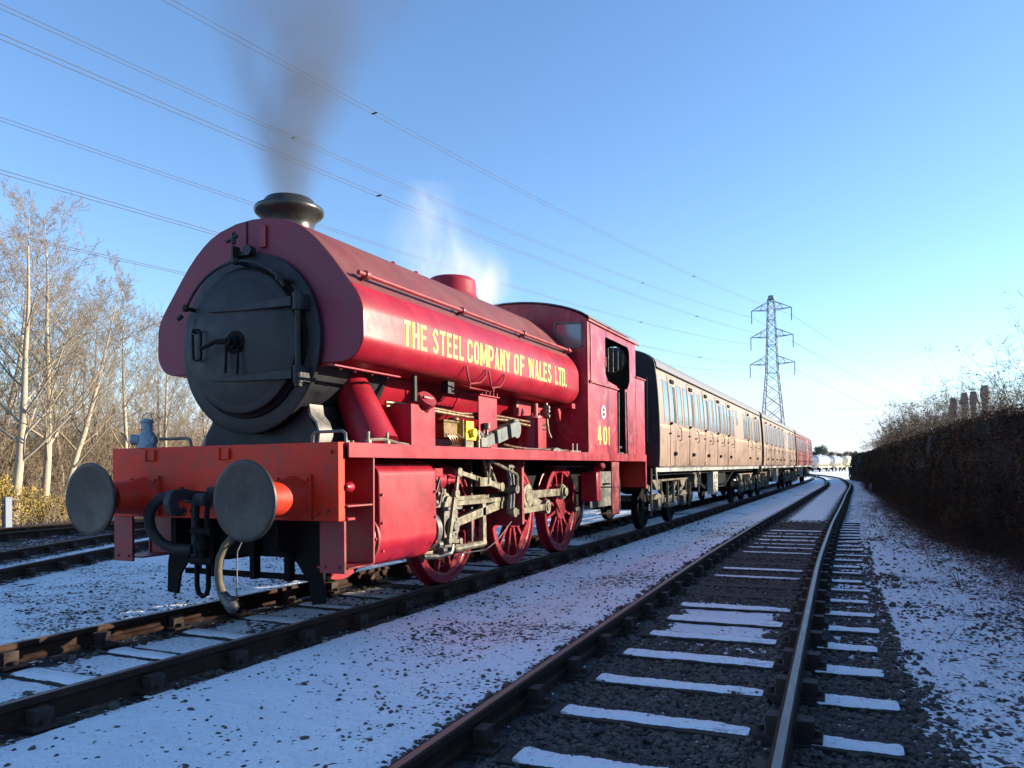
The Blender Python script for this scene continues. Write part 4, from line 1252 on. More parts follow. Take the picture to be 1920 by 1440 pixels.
# brass mechanical lubricator box beside it
mb = MB(); mb.box(.95, 1.12, 2.52, 2.80, 1.60, 1.76); mb.box(1.0, 1.13, 2.50, 2.82, 1.76, 1.785); mb.cyl((1.1, 2.76, 1.785), (1.1, 2.76, 1.815), .06, n=16)
L2 = mb.build("oil_box", mat("old_brass", (.12, .08, .035), .45, metal=.6, var=.4, scale=12), LOCO, smooth=30, bevel=.005)
mb = MB()
for k in range(6): mb.tube([(1.14, 2.52 + k * .05, 1.64), (1.17, 2.54 + k * .055, 1.60), (1.17 - .01 * k, 2.62 + k * .05, 1.53), (1.12, 2.55 + k * .06, 1.492)], .008, 5)
mb.cyl((1.15, 2.86, 1.60), (1.15, 2.86, 1.80), .012, n=6)
mb.build("oil_pipes", COPPER, L2, smooth=50)
# grey reversing gear box, tilted
a = Vector((1.17, 3.36, 1.575)); b = Vector((1.17, 4.22, 1.775))
mb = MB(); mb.bar(a + Vector((-.10, .02, 0)), b + Vector((-.10, .02, 0)), .15, .16); RG = mb.build("reverser_casing", HOSE, LOCO, smooth=0, bevel=.02)
mb = MB(); mb.bar(a.lerp(b, -.02) , a.lerp(b, .20), .125, .05); mb.bar(a.lerp(b, .30), a.lerp(b, .60), .155, .05); mb.bar(a.lerp(b, .72), a.lerp(b, .98), .165, .05)
mb.cyl(a.lerp(b, .45) + Vector((.024, 0, 0)), a.lerp(b, .45) + Vector((.03, 0, 0)), .045, n=16)
mb.build("casing_panel", GREYP, RG, smooth=0, bevel=.006)
mb = MB(); mb.cyl((1.02, 4.24, 1.76), (1.15, 4.24, 1.76), .12, n=24); mb.cyl((1.14, 3.44, 1.64), (1.14, 3.44, 1.72), .02, n=8); mb.cyl((1.14, 3.44, 1.72), (1.14, 3.44, 1.79), .042, .045, n=14); mb.box(1.1, 1.2, 3.2, 3.34, 1.51, 1.62)
mb.cyl((1.12, 3.25, 1.62), (1.18, 3.25, 1.66), .04, n=10); mb.box(1.12, 1.24, 3.35, 3.95, 1.492, 1.51)
mb.build("casing_end", DSTEEL, RG, smooth=40, bevel=.004)
# red vertical cylinder by the firebox
mb = MB(); mb.cyl((.98, 4.98, 1.492), (.98, 4.98, 1.93), .165, n=28); mb.cyl((.98, 4.98, 1.93), (.98, 4.98, 1.96), .185, n=28); mb.box(1.0, 1.155, 4.88, 5.02, 1.5, 1.93)
for k in range(7):
    q = k * .9; mb.cyl((.98 + .15 * cos(q), 4.98 + .15 * sin(q), 1.96), (.98 + .15 * cos(q), 4.98 + .15 * sin(q), 1.99), .014, n=6)
mb.cyl((1.0, 5.12, 1.96), (1.0, 5.12, 2.14), .05, n=14)
mb.build("brake_cylinder", RED, LOCO, smooth=35)
mb = MB(); mb.tube([(1.08, 5.34, 2.13), (1.08, 5.36, 1.9), (1.09, 5.38, 1.76), (1.10, 5.44, 1.69)], .020, 8)
for z in (1.98, 2.05, 2.10): mb.lathe((1.08, 5.34, z), (1, 0, 0), [(-.05, .02), (-.03, .035), (.03, .035), (.05, .02)], 10)
mb.cyl((1.08, 5.34, 1.95), (1.08, 5.34, 2.16), .022, n=8)
mb.build("injector_valve", STEEL, LOCO, smooth=50)
mb = MB()
for y in (5.95, 6.12): mb.cyl((1.22, y, 1.492), (1.22, y, 1.62), .018, n=8)
mb.bar((1.22, 5.85, 1.51), (1.22, 6.28, 1.51), .018, .03)
mb.prism([(5.15, 1.492), (5.55, 1.492), (5.45, 1.53), (5.30, 1.545), (5.2, 1.53)], 'x', 1.05, 1.25)
mb.build("footplate_levers", DSTEEL, LOCO, smooth=30)
mb = MB(); mb.prism([(5.85, 2.12), (5.97, 2.12), (5.93, 1.94)], 'x', 1.0, 1.05); mb.box(1.05, 1.20, 6.02, 6.14, 2.13, 2.20)
mb.build("tank_bracket", RED, LOCO, smooth=0)
# brackets hanging from the tank
mb = MB(); mb.cyl((1.0, 2.15, 1.95), (1.0, 2.15, 2.2), .03, n=8); mb.box(.95, 1.04, 2.75, 2.88, 2.08, 2.205)
mb.build("hanger_bolt", BLACK, LOCO, smooth=30)

# cab ---------------------------------------------------------------------
CAB = None


def cab():
    global CAB
    X = 1.325
    roofz = lambda x: 3.47 + .33 * (1 - (x / X) ** 2) ** .8 if abs(x) < X else 3.47
    top = [(x, roofz(x)) for x in np.linspace(X, -X, 25)]
    # front sheet with window holes: build as strips round the windows
    mb = MB(); y0, y1 = 6.33, 6.345
    wx0, wx1, wz0, wz1 = .80, 1.262, 3.05, 3.44
    def strip_poly(x0, x1, zb, zt=None):
        xs = np.linspace(x0, x1, 7)
        if zt is None: return [(x0, zb), (x1, zb)] + [(x, roofz(x)) for x in xs[::-1]]
        return [(x0, zb), (x1, zb), (x1, zt), (x0, zt)]
    for s in (1, -1):
        def PR(p): mb.prism([(x * s, z) for x, z in p], 'y', y0, y1)
        PR(strip_poly(0, wx0, 1.492)); PR(strip_poly(wx1, X, 1.492))
        PR(strip_poly(wx0, wx1, 1.492, wz0)); PR(strip_poly(wx0, wx1, wz1 - .02))
        PR([(wx0, wz0), (wx0 + .22, wz0), (wx0, wz0 + .24)])
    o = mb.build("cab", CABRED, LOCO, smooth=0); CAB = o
    for s in (1, -1):
        mb = MB()
        ol = [(wx0, wz0 + .24), (wx0 + .22, wz0), (wx1, wz0), (wx1, wz1 - .02), (wx0, wz1 + .02)]
        ol = rounded(ol, .05, 4); c = Vector((1.05, 3.26)); inn = [tuple(c + (Vector(p) - c) * .88) for p in ol]; n = len(ol)
        vs = [(x * s, 6.318, z) for x, z in ol] + [(x * s, 6.318, z) for x, z in inn] + [(x * s, 6.33, z) for x, z in ol] + [(x * s, 6.335, z) for x, z in inn]
        fs = []
        for i in range(n):
            j = (i + 1) % n; fs += [(i, j, n + j, n + i), (i, j, 2 * n + j, 2 * n + i), (n + i, n + j, 3 * n + j, 3 * n + i)]
        mb.add(vs, fs)
        for i in range(0, n, 3): p = (Vector(ol[i]) + Vector(inn[i])) / 2; mb.cyl((p.x * s, 6.31, p.y), (p.x * s, 6.318, p.y), .012, n=6)
        fr = mb.build("window_frame", GREYP, CAB, smooth=30)
        mb = MB(); mb.add([(x * s, 6.338, z) for x, z in inn], [tuple(range(n))]); mb.build("window_pane", GLASSM, CAB, smooth=0)
    # side sheets
    for s in (1, -1):
        mb = MB(); a, b = sorted(((X - .014) * s, X * s))
        def Q(poly, aa=a, bb=b): mb.prism(poly, 'x', aa, bb)
        hole = [(7.78, 2.55), (7.78, 1.492), (6.345, 1.492), (6.345, 3.47)]
        zr = 3.455
        # front panel, above the ledge a shutter
        Q([(6.345, 1.492), (7.775, 1.492), (7.775, 2.56), (6.345, 2.56)])
        Q([(6.345, 2.56), (7.14, 2.56), (7.14, zr), (6.345, zr)])
        # header over opening and rounded corners
        Q([(7.14, 3.33), (8.86, 3.33), (8.86, zr), (7.14, zr)])
        Q(rounded([(8.49, 2.56), (8.86, 2.56), (8.86, 3.33), (8.49, 3.33)], 0))
        # corner gussets of the opening
        def gus(cy, cz, dy, dz, r):
            pts = [(cy, cz)] + [(cy + dy * (r - r * sin(q)), cz + dz * (r - r * cos(q))) for q in np.linspace(0, pi / 2, 6)]
            Q(pts)
        gus(7.14, 3.33, 1, -1, .10); gus(8.49, 3.33, -1, -1, .14)
        Q(rounded([(7.14, 2.56), (7.775, 2.56), (7.775, 2.60), (7.30, 2.64), (7.14, 2.78)], 0))
        # rear panel
        Q([(8.22, 1.492), (9.42, 1.492), (9.42, 2.86), (8.86, 2.86), (8.86, 2.56), (8.22, 2.56)])
        Q([(8.22, 2.56), (8.49, 2.56), (8.49, 2.76), (8.42, 2.66), (8.33, 2.60), (8.22, 2.59)])
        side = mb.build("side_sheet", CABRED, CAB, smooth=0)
        mb = MB(); x0, x1 = sorted((X * s + .001 * s, X * s + .03 * s))
        mb.box(x0, x1, 6.40, 7.80, 2.535, 2.565)
        mb.box(x0, x1, 8.84, 9.44, 2.855, 2.875)
        mb.build("side_ledge", REDD, CAB, smooth=0, bevel=.003)
        x0, x1 = sorted((X * s + .001 * s, X * s + .016 * s))
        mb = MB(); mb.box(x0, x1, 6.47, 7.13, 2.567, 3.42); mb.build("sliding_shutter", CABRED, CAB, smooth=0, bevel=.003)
        mb = MB(); mb.tube([(X * s + .02 * s, 7.76, 1.50), (X * s + .02 * s, 7.79, 2.50)], .012, 6); mb.tube([(X * s + .03 * s, 8.24, 1.50), (X * s + .03 * s, 8.20, 2.45), (X * s + .02 * s, 8.22, 2.54)], .014, 6)
        for z in (1.60,): mb.cyl((X * s, 7.85, z), (X * s, 7.95, z), .02, n=6)
        mb.build("cab_handrail", STEEL if s > 0 else DSTEEL, CAB, smooth=50)
        mb = MB(); mb.bar((X * s * 1.002, 6.345, 1.50), (X * s * 1.002, 6.345, 3.46), .03, .012, up=(0, 1, 0)); mb.bar((X * s + .018 * s, 6.34, 3.455), (X * s + .018 * s, 9.05, 3.455), .03, .03)
        mb.cyl((X * s, 6.42, 2.55), (X * s + .03 * s, 6.42, 2.55), .03, n=8); mb.box(*sorted((X * s, X * s + .025 * s)), 7.12, 7.15, 2.85, 3.0)
        mb.build("cab_beading", REDD, CAB, smooth=0)
    # roof
    mb = MB(); xs = np.linspace(X + .045, -X - .045, 27); k = X / (X + .045)
    pts = [(x, roofz(x * k) + .012) for x in xs]; pts2 = [(x, z + .018) for x, z in pts]
    mb.prism(pts + pts2[::-1], 'y', 6.30, 9.06); mb.build("cab_roof", mat("cab_roof_grey", (.10, .09, .09), .6, var=.3), CAB, smooth=40)
    # rear sheet with barred round window
    mb = MB(); cx0, cz0, r = .93, 3.2, .24
    mb.prism([(-X, 1.5), (X, 1.5), (X, 2.86), (-X, 2.86)], 'y', 8.84, 8.86)
    for s in (1, -1):
        n = 24; vs = []; fs = []
        box = []
        for i in range(n):
            q = 2 * pi * i / n; vs.append(((cx0 + r * cos(q)) * s, 8.85, cz0 + r * sin(q)))
            dx, dz = cos(q), sin(q); kx = (.385 if dx > 0 else .93) / max(abs(dx), 1e-6); kz = (.25 if dz > 0 else .34) / max(abs(dz), 1e-6); kk = min(kx, kz); box.append(((cx0 + kk * dx) * s, 8.85, cz0 + kk * dz))
        vs += box
        for i in range(n): fs.append((i, (i + 1) % n, n + (i + 1) % n, n + i))
        mb.add(vs, fs)
    mb.prism([(-X, 3.45), (X, 3.45)] + [(x, roofz(x)) for x in np.linspace(X, -X, 9)], 'y', 8.84, 8.86)
    mb.build("rear_sheet", CABIN, CAB, smooth=0)
    mb = MB()
    for s in (1, -1):
        for k in range(5): 
            xx = (cx0 - .18 + k * .09); hh = sqrt(r * r - (xx - cx0) ** 2); mb.tube([(xx * s, 8.80, cz0 - hh), (xx * s, 8.80, cz0 + hh)], .010, 6)
        mb.tube([((cx0 + r * cos(q)) * s, 8.80, cz0 + r * sin(q)) for q in np.linspace(0, 2 * pi, 25)], .012, 6)
    mb.build("window_bars", STEEL, CAB, smooth=50)
    mb = MB(); mb.prism([(-X + .02, 1.5), (X - .02, 1.5), (X - .02, 2.84), (-X + .02, 2.84)], 'y', 9.40, 9.42); mb.box(-1.2, 1.2, 8.9, 9.38, 2.6, 2.8)
    mb.build("coal_bunker", SOOT, CAB, smooth=0)
    mb = MB(); mb.box(-.75, .75, 6.36, 6.9, 1.5, 2.9); mb.box(-1.3, 1.3, 6.35, 8.84, 1.494, 1.52); mb.tube([(1.0, 7.0, 2.2), (1.1, 7.3, 2.6), (1.15, 7.4, 2.75)], .02, 6)
    mb.build("backhead", CABIN, CAB, smooth=0)
    # number and works plate
    mb = MB(); word(mb, "401", 6.76, 7.36, 1.625, .285, X + .0015, thick=.07, gap=.30); mb.build("number", LETTER, side if False else CAB, smooth=0)
    mb = MB(); mb.cyl((X, 7.04, 2.13), (X + .008, 7.04, 2.13), .105, n=32); pl = mb.build("works_plate", WHITEP, CAB, smooth=30)
    mb = MB(); mb.cyl((X + .008, 7.04, 2.13), (X + .011, 7.04, 2.13), .068, n=28); mb.build("plate_centre", BLACK, pl, smooth=30)
    mb = MB(); mb.bar((X + .012, 6.98, 2.13), (X + .012, 7.10, 2.13), .022, .004); mb.build("plate_bar", WHITEP, pl, smooth=0)


cab()
# rear steps, rear sandbox, tool boxes below the cab
for s in (1, -1):
    mb = MB(); mb.box(*sorted((1.28 * s, 1.30 * s)), 7.52, 7.90, .50, 1.37); mb.box(*sorted((1.05 * s, 1.30 * s)), 7.54, 7.90, .94, .955); mb.box(*sorted((1.05 * s, 1.30 * s)), 7.54, 7.90, .50, .515)
    for z in (.56, .70): mb.cyl((1.30 * s, 7.72, z), (1.31 * s, 7.72, z), .012, n=6)
    mb.build("cab_step", REDD, LOCO, smooth=0, bevel=.003)
    mb = MB(); mb.box(*sorted((1.315 * s, 1.35 * s)), 9.36, 9.42, .88, 1.372); mb.build("rear_post", RED, LOCO, smooth=0, bevel=.003)
    mb = MB(); mb.box(*sorted((.95 * s, 1.22 * s)), 7.0, 7.20, .74, 1.20); mb.cyl((1.1 * s, 7.28, 1.24), (1.24 * s, 7.24, 1.32), .07, n=20)
    mb.build("rear_sandbox", RED, LOCO, smooth=30, bevel=.02)
    mb = MB(); mb.box(*sorted((1.0 * s, 1.02 * s)), 7.25, 7.6, .62, 1.0); mb.tube([(1.0 * s, 7.0, .74), (.95 * s, 7.0, .5), (.85 * s, 6.98, .3)], .02, 6)
    mb.bar((1.15 * s, 7.2, 1.0), (1.15 * s, 8.2, 1.0), .03, .03); mb.tube([(1.2 * s, 8.2, 1.1), (1.2 * s, 8.25, .55)], .015, 6)
    mb.bar((.85 * s, 7.0, .62), (.85 * s, 8.9, .62), .05, .04); mb.box(*sorted((.62 * s, .9 * s)), 8.0, 9.2, .6, 1.2)
    mb.build("rear_brake_gear", DSTEEL, LOCO, smooth=30)
mb = MB(); mb.box(-1.3, 1.3, 9.42, 9.50, .90, 1.48); mb.build("rear_beam", ORANGE, LOCO, smooth=0)
mb = MB()
for s in (1, -1): mb.lathe((.865 * s, 9.50, 1.05), (0, 1, 0), [(0, .16), (.25, .13), (.26, .10), (.32, .09), (.34, .28), (.36, .30), (.37, 0)], 24)
mb.build("rear_buffer", SOOT, LOCO, smooth=40)
# splash line above rear wheel
mb = MB(); mb.box(.80, 1.0, 5.9, 7.0, 1.285, 1.30); mb.build("wheel_splasher", DSTEEL, LOCO, smooth=0)

# ------------------------------------------------------------------ lamp on the beam
LMP = empty("oil_lamp", (-.92, .62, 1.495), category="lamp", label="blue-grey oil lamp with side lens and wire handle, standing on the buffer beam")
LMP.scale = (.9, .9, .9)
mb = MB()
mb.cyl((0, 0, 0), (0, 0, .02), .095, n=20); mb.cyl((0, 0, .02), (0, 0, .135), .088, .078, n=20); mb.lathe((0, 0, .135), (0, 0, 1), [(0, .08), (.02, .07), (.03, .055)], 20)
mb.build("lamp_body", LAMPP, LMP, smooth=40)
mb = MB(); mb.cyl((0, 0, .165), (0, 0, .255), .046, .05, n=18); mb.lathe((0, 0, .255), (0, 0, 1), [(0, .052), (.005, .065), (.015, .066), (.03, .055), (.045, .03), (.05, 0)], 20)
mb.build("lamp_chimney", LAMPP, LMP, smooth=40)
mb = MB(); mb.cyl((-.06, -.04, .085), (-.125, -.085, .085), .05, .056, n=20); lh = mb.build("lens_housing", LAMPP, LMP, smooth=40)
mb = MB(); mb.lathe((-.125, -.085, .085), (-.82, -.57, 0), [(0, .044), (.012, .035), (.02, .0)], 18); mb.build("lens", mat("lens_glass", (.45, .6, .7), .08, spec=1, coat=1), lh, smooth=60)
mb = MB(); mb.cyl((.07, .01, .08), (.10, .02, .08), .042, .045, n=16); mb.build("side_socket", LAMPP, LMP, smooth=40)
mb = MB(); mb.tube([(-.07, 0, .14), (-.085, 0, .24), (-.06, 0, .33), (0, 0, .365), (.06, 0, .345), (.088, 0, .25), (.075, 0, .14)], .0045, 6); mb.build("handle", DSTEEL, LMP, smooth=60)

# ------------------------------------------------------------------ coaches
CPROF = [(1.385, 1.285), (1.40, 1.55), (1.405, 1.9), (1.395, 2.3), (1.375, 2.7), (1.35, 3.0), (1.325, 3.19)]
CZ = [p[1] for p in CPROF]; CX = [p[0] for p in CPROF]


def cside(z, off=0): return float(np.interp(z, CZ, CX)) + off


def panel(mb, y0, y1, z0, z1, off, th, S, nz=6, tilt=0):
    """curved sheet following the coach side, th thick, outer face 'off' proud"""
    zs = np.linspace(z0, z1, nz); vs = []
    for z in zs:
        for yy in (y0, y1):
            for d in (off, off - th): vs.append((S * cside(z, d), yy, z))
    fs = []
    for k in range(nz - 1):
        o = k * 4
        fs += [(o, o + 2, o + 6, o + 4), (o + 1, o + 5, o + 7, o + 3), (o, o + 4, o + 5, o + 1), (o + 2, o + 3, o + 7, o + 6)]
    fs += [(0, 1, 3, 2), (4 * nz - 4, 4 * nz - 2, 4 * nz - 1, 4 * nz - 3)]
    mb.add(vs, fs)


DOORS = [1.25, 3.12, 4.98, 6.78, 8.58, 12.75, 14.85]
QUART = [(.62, .40), (-.60, .40)]
CLEN = 16.3


def make_coach(label):
    root = empty("railway_coach", (0, 0, 0), category="railway coach", label=label, group="coaches behind the locomotive")
    full = [(x, z) for x, z in CPROF]
    rf = [(1.325 * sin(q), 3.19 + .52 * (cos(q))) for q in np.linspace(pi / 2, -pi / 2, 21)]
    rf = [(1.33 * cos(t), 3.19 + .46 * sin(t) ** .85) for t in np.linspace(0, pi, 23)]
    sec = full + rf[1:-1] + [(-x, z) for x, z in reversed(full)]
    mb = MB(); mb.prism(sec[:len(full)] + rf[1:-1] + sec[-len(full):], 'y', .012, CLEN - .012)
    body = mb.build("body", TEAK, root, smooth=30)
    mb = MB(); n = len(rf)
    o1 = [(x * 1.018, z + .018) for x, z in rf]; mb.prism(o1 + [(x, z) for x, z in rf[::-1]], 'y', .03, CLEN - .03); roof = mb.build("roof", ROOFG, root, smooth=40)
    for S in (1, -1):
        mb = MB(); mb.bar((S * 1.352, .03, 3.195), (S * 1.352, CLEN - .03, 3.195), .02, .02); mb.build("rain_strip", SOOT, roof, smooth=0)
    mb = MB()
    for y in (2, 4, 6, 8, 10, 12, 14): mb.cyl((0, y, 3.64), (0, y, 3.72), .12, .10, n=12)
    mb.build("roof_vent", ROOFG, roof, smooth=40)
    # ends
    for y, d in ((0, -1), (CLEN, 1)):
        mb = MB(); ya, yb = sorted((y - .012 * d, y + .03 * d)); e = [(x * 1.006, z) for x, z in sec]
        mb.prism(e, 'y', ya, yb)
        e_ = mb.build("end_panel", ENDBLK, root, smooth=30)
        mb = MB(); mb.tube([(1.18, y + .05 * d, 1.75), (1.185, y + .09 * d, 1.80), (1.19, y + .09 * d, 2.95), (1.18, y + .05 * d, 3.0)], .014, 6)
        mb.cyl((.98, y + .03 * d, 2.33), (.98, y + .10 * d, 2.33), .025, n=8); mb.lathe((1.01, y + .12 * d, 2.33), (0, 1, 0), [(-.006, .03), (-.006, .055), (.006, .055), (.006, .03), (-.006, .03)], 14, cap=False)
        mb.build("end_handrail", GREYP, e_, smooth=50)
        mb = MB(); mb.box(-1.25, 1.25, *sorted((y, y + .12 * d)), .93, 1.27)
        for S in (1, -1): mb.lathe((.865 * S, y + .1 * d, 1.05), (0, d, 0), [(0, .12), (.25, .10), (.40, .08), (.42, .22), (.45, .23), (.46, 0)], 16)
        mb.build("headstock", SOOT, root, smooth=30)
    for S in (1, -1):
        # cream waist lining and panel joints
        mb = MB(); panel(mb, .03, CLEN - .03, 2.085, 2.098, .004, .003, S, 2); panel(mb, .03, CLEN - .03, 2.055, 2.062, .004, .003, S, 2)
        panel(mb, .03, CLEN - .03, 3.10, 3.105, .004, .003, S, 2)
        mb.build("lining", LINING, body, smooth=0)
        mb = MB()
        for y in np.arange(.62, CLEN - .3, 1.24): panel(mb, y, y + .006, 1.29, 2.05, .003, .002, S, 5)
        mb.build("panel_joint", mat("joint_dark", (.15, .085, .055), .7), body, smooth=0, kind="stuff")
        for dy in DOORS:
            mb = MB()
            # door leaf as a frame round its window so the glass sits back
            h0, w = .235, .35
            panel(mb, dy - w, dy + w, 1.30, 2.17, .010, .009, S, 6); panel(mb, dy - w, dy + w, 2.93, 3.12, .010, .009, S, 3)
            panel(mb, dy - w, dy - h0, 2.17, 2.93, .010, .009, S, 5); panel(mb, dy + h0, dy + w, 2.17, 2.93, .010, .009, S, 5)
            dr = mb.build("door", TEAK, root, smooth=0)
            mb = MB(); panel(mb, dy - h0, dy + h0, 2.17, 2.93, .002, .001, S, 5)
            mb.build("window_pane", GLASSM, dr, smooth=0)
            mb = MB(); panel(mb, dy - w - .014, dy - w, 1.30, 3.12, .004, .003, S, 7); panel(mb, dy + w, dy + w + .014, 1.30, 3.12, .004, .003, S, 7); panel(mb, dy - w, dy + w, 3.12, 3.132, .004, .003, S, 2)
            panel(mb, dy + h0 - .17, dy + h0, 2.17, 2.93, .006, .003, S, 4)  # wide dark strip over the glass paints in the recess shadow
            mb.build("door_gap_and_shade", mat("gap_and_shade_brown", (.05, .03, .022), .8), dr, smooth=0)
            mb = MB(); xs = S * cside(2.0); mb.box(*sorted((xs, xs + .05 * S)), dy + w - .10, dy + w - .02, 1.90, 1.925); mb.box(*sorted((S * cside(1.55), S * (cside(1.55) + .06))), dy - .06, dy + .04, 1.50, 1.575)
            mb.box(*sorted((S * cside(1.95), S * (cside(1.95) + .035))), dy - w - .10, dy - w - .02, 1.93, 1.96)
            mb.tube([(S * cside(2.2, .01), dy + w + .10, 2.10), (S * cside(2.2, .06), dy + w + .10, 2.07), (S * cside(1.9, .06), dy + w + .10, 1.84), (S * cside(1.9, .01), dy + w + .10, 1.82)], .010, 5)
            mb.cyl((S * cside(2.14, 0), dy - w + .02, 2.14), (S * cside(2.14, .05), dy - w + .02, 2.16), .03, n=6)
            mb.build("door_handle", SOOT, dr, smooth=0)
            mb = MB(); xs = S * cside(3.02); mb.box(*sorted((xs, xs + .045 * S)), dy - .18, dy + .10, 2.985, 3.065); mb.build("door_vent", SOOT, dr, smooth=0, bevel=.01)
            for qy, qw in QUART:
                yc = dy + qy
                if dy == 12.75 and qy > 0: yc += .12
                mb = MB(); a0, a1 = yc - qw / 2, yc + qw / 2
                for (ya, yb, za, zb) in ((a0 - .02, a1 + .02, 2.15, 2.17), (a0 - .02, a1 + .02, 2.99, 3.01), (a0 - .02, a0, 2.17, 2.99), (a1, a1 + .02, 2.17, 2.99)): panel(mb, ya, yb, za, zb, .008, .007, S, 4)
                wf = mb.build("window", TEAK, root, smooth=0)
                mb = MB(); panel(mb, a0, a1, 2.17, 2.99, .003, .002, S, 5); mb.build("window_pane", GLASSM, wf, smooth=0)
        for yc, hw, zb in ((10.1, .13, 2.55), (11.75, .16, 2.17), (16.05 - .35, .14, 2.17)):
            mb = MB(); a0, a1 = yc - hw, yc + hw
            for (ya, yb, za, zz) in ((a0 - .02, a1 + .02, zb - .02, zb), (a0 - .02, a1 + .02, 2.99, 3.01), (a0 - .02, a0, zb, 2.99), (a1, a1 + .02, zb, 2.99)): panel(mb, ya, yb, za, zz, .008, .007, S, 4)
            wf = mb.build("window", TEAK, root, smooth=0)
            mb = MB(); panel(mb, a0, a1, zb, 2.99, .003, .002, S, 5); mb.build("window_pane", GLASSM, wf, smooth=0)
        mb = MB(); mb.box(*sorted((1.26 * S, 1.30 * S)), .10, CLEN - .1, 1.17, 1.27); mb.box(*sorted((1.20 * S, 1.34 * S)), .25, CLEN - .25, 1.262, 1.28)
        mb.bar((1.29 * S, .16, 1.02), (1.29 * S, .10, 1.20), .05, .03); mb.build("solebar", SOLE, root, smooth=0, bevel=.004)
    # underframe kit
    mb = MB(); mb.box(-1.1, 1.1, .3, CLEN - .3, 1.10, 1.28)
    for S in (1, -1):
        mb.bar((1.0 * S, 4.6, 1.12), (1.0 * S, 6.6, .68), .05, .05); mb.bar((1.0 * S, 6.6, .68), (1.0 * S, 9.8, .68), .05, .05); mb.bar((1.0 * S, 9.8, .68), (1.0 * S, 11.7, 1.12), .05, .05)
        mb.box(*sorted((.45 * S, 1.0 * S)), 8.6, 10.2, .75, 1.1)
    mb.cyl((.5, 5.2, .88), (.5, 6.2, .88), .22, n=18); mb.cyl((-.5, 5.2, .88), (-.5, 6.2, .88), .22, n=18)
    mb.build("underframe", SOOT, root, smooth=30)
    mb = MB()
    for S in (1, -1):
        vc = MB(); vc.cyl((.92 * S, 4.55, .92), (1.18 * S, 4.55, .92), .17, n=16); vc.tube([(1.2 * S, 4.75, 1.18), (1.2 * S, 4.78, .62)], .022, 6); vc.tube([(1.2 * S, 4.98, 1.18), (1.2 * S, 4.98, .85)], .02, 6)
        vc.bar((1.1 * S, 4.5, 1.1), (1.2 * S, 5.0, 1.1), .04, .04); vc.build("vacuum_cylinder", UNDERF, root, smooth=35)
        mb.box(*sorted((1.05 * S, 1.22 * S)), 6.75, 7.45, .50, 1.12)
    bx = mb.build("battery_box", mat("box_cream", (.45, .42, .33), .7, var=.2, scale=5, dirt=(.2, .17, .12), dirt_amt=.5), root, smooth=30, bevel=.006)
    mb = MB()
    for S in (1, -1):
        for y in (6.92, 7.25): mb.box(*sorted((1.22 * S, 1.226 * S)), y, y + .07, .92, 1.06); mb.box(*sorted((1.22 * S, 1.226 * S)), y, y + .05, .80, .84)
    mb.build("box_vent", SOOT, bx, smooth=0)
    # bogies
    for yb in (2.2, CLEN - 2.2):
        mb = MB(); D_ = MB()
        for S in (1, -1):
            x0, x1 = sorted((.98 * S, 1.02 * S))
            for (ya, za, yc_, zc_) in ((-1.75, .90, -.85, .55), (-.85, .55, .85, .55), (.85, .55, 1.75, .90), (-.9, .95, -.35, .60), (.35, .60, .9, .95)): mb.bar((1.0 * S, yb + ya, za), (1.0 * S, yb + yc_, zc_), .10, .05)
            mb.bar((1.05 * S, yb - 1.8, .99), (1.05 * S, yb + 1.8, .99), .035, .10)
            for yy in (yb - 1.22, yb + 1.22):
                mb.box(*sorted((1.0 * S, 1.14 * S)), yy - .12, yy + .12, .38, .60); mb.prism([(yy - .42, .62), (yy + .42, .62), (yy + .12, .72), (yy - .12, .72)], 'x', *sorted((1.03 * S, 1.12 * S)))
                mb.prism([(yy - .32, .97), (yy + .32, .97), (yy + .07, .80), (yy - .07, .80)], 'x', *sorted((1.02 * S, 1.10 * S)))
                for d in (-.42, .42): mb.cyl((1.07 * S, yy + d, .42), (1.07 * S, yy + d, .98), .022, n=6)
            for d in (-.28, .28): mb.cyl((1.08 * S, yb + d, .40), (1.08 * S, yb + d, .95), .03, n=6)
            mb.box(*sorted((1.02 * S, 1.12 * S)), yb - .36, yb + .36, .40, .48); mb.tube([(1.1 * S, yb - 1.75, .95), (1.12 * S, yb - 1.80, .4), (1.08 * S, yb - 1.70, .3)], .02, 6)
            mb.tube([(1.15 * S, yb + 1.75, .9), (1.12 * S, yb + 1.8, .35)], .03, 6)
        mb.box(-1.08, 1.08, yb - .16, yb + .16, .50, .64)
        bg = mb.build("bogie", UNDERF, root, smooth=30)
        mb = MB()
        for yy in (yb - 1.22, yb + 1.22):
            mb = MB()
            for S in (1, -1): mb.lathe((.735 * S, yy, .46), (S, 0, 0), [(-.07, .47), (-.04, .485), (-.03, .462), (.065, .456), (.068, .40), (.03, .37), (.0, .20), (.03, .12), (.05, .09), (.06, 0)], 30)
            mb.cyl((-.7, yy, .46), (.7, yy, .46), .08, n=10)
            mb.build("wheelset", SOOT, bg, smooth=35)
    return root


c1 = make_coach("brown coach coupled directly behind the red locomotive")


def place_coach(c, y):
    x0 = float(track_x(TA, y + 2.2)); x1 = float(track_x(TA, y + CLEN - 2.2))
    a = -math.atan2(x1 - x0, CLEN - 4.4) 
    c.location = (x0 + sin(a) * 2.2, y, 0); c.rotation_euler = (0, 0, a)


place_coach(c1, 10.15)
c2 = copy_tree(c1); c2['label'] = "second brown coach, between the front coach and the red one"; place_coach(c2, 27.15)
c3 = copy_tree(c1, swap={"coach_brown": COACHRED, "joint_dark": COACHRED, "coach_lining": COACHRED}); c3['label'] = "red coach at the far end of the train"; place_coach(c3, 44.3)

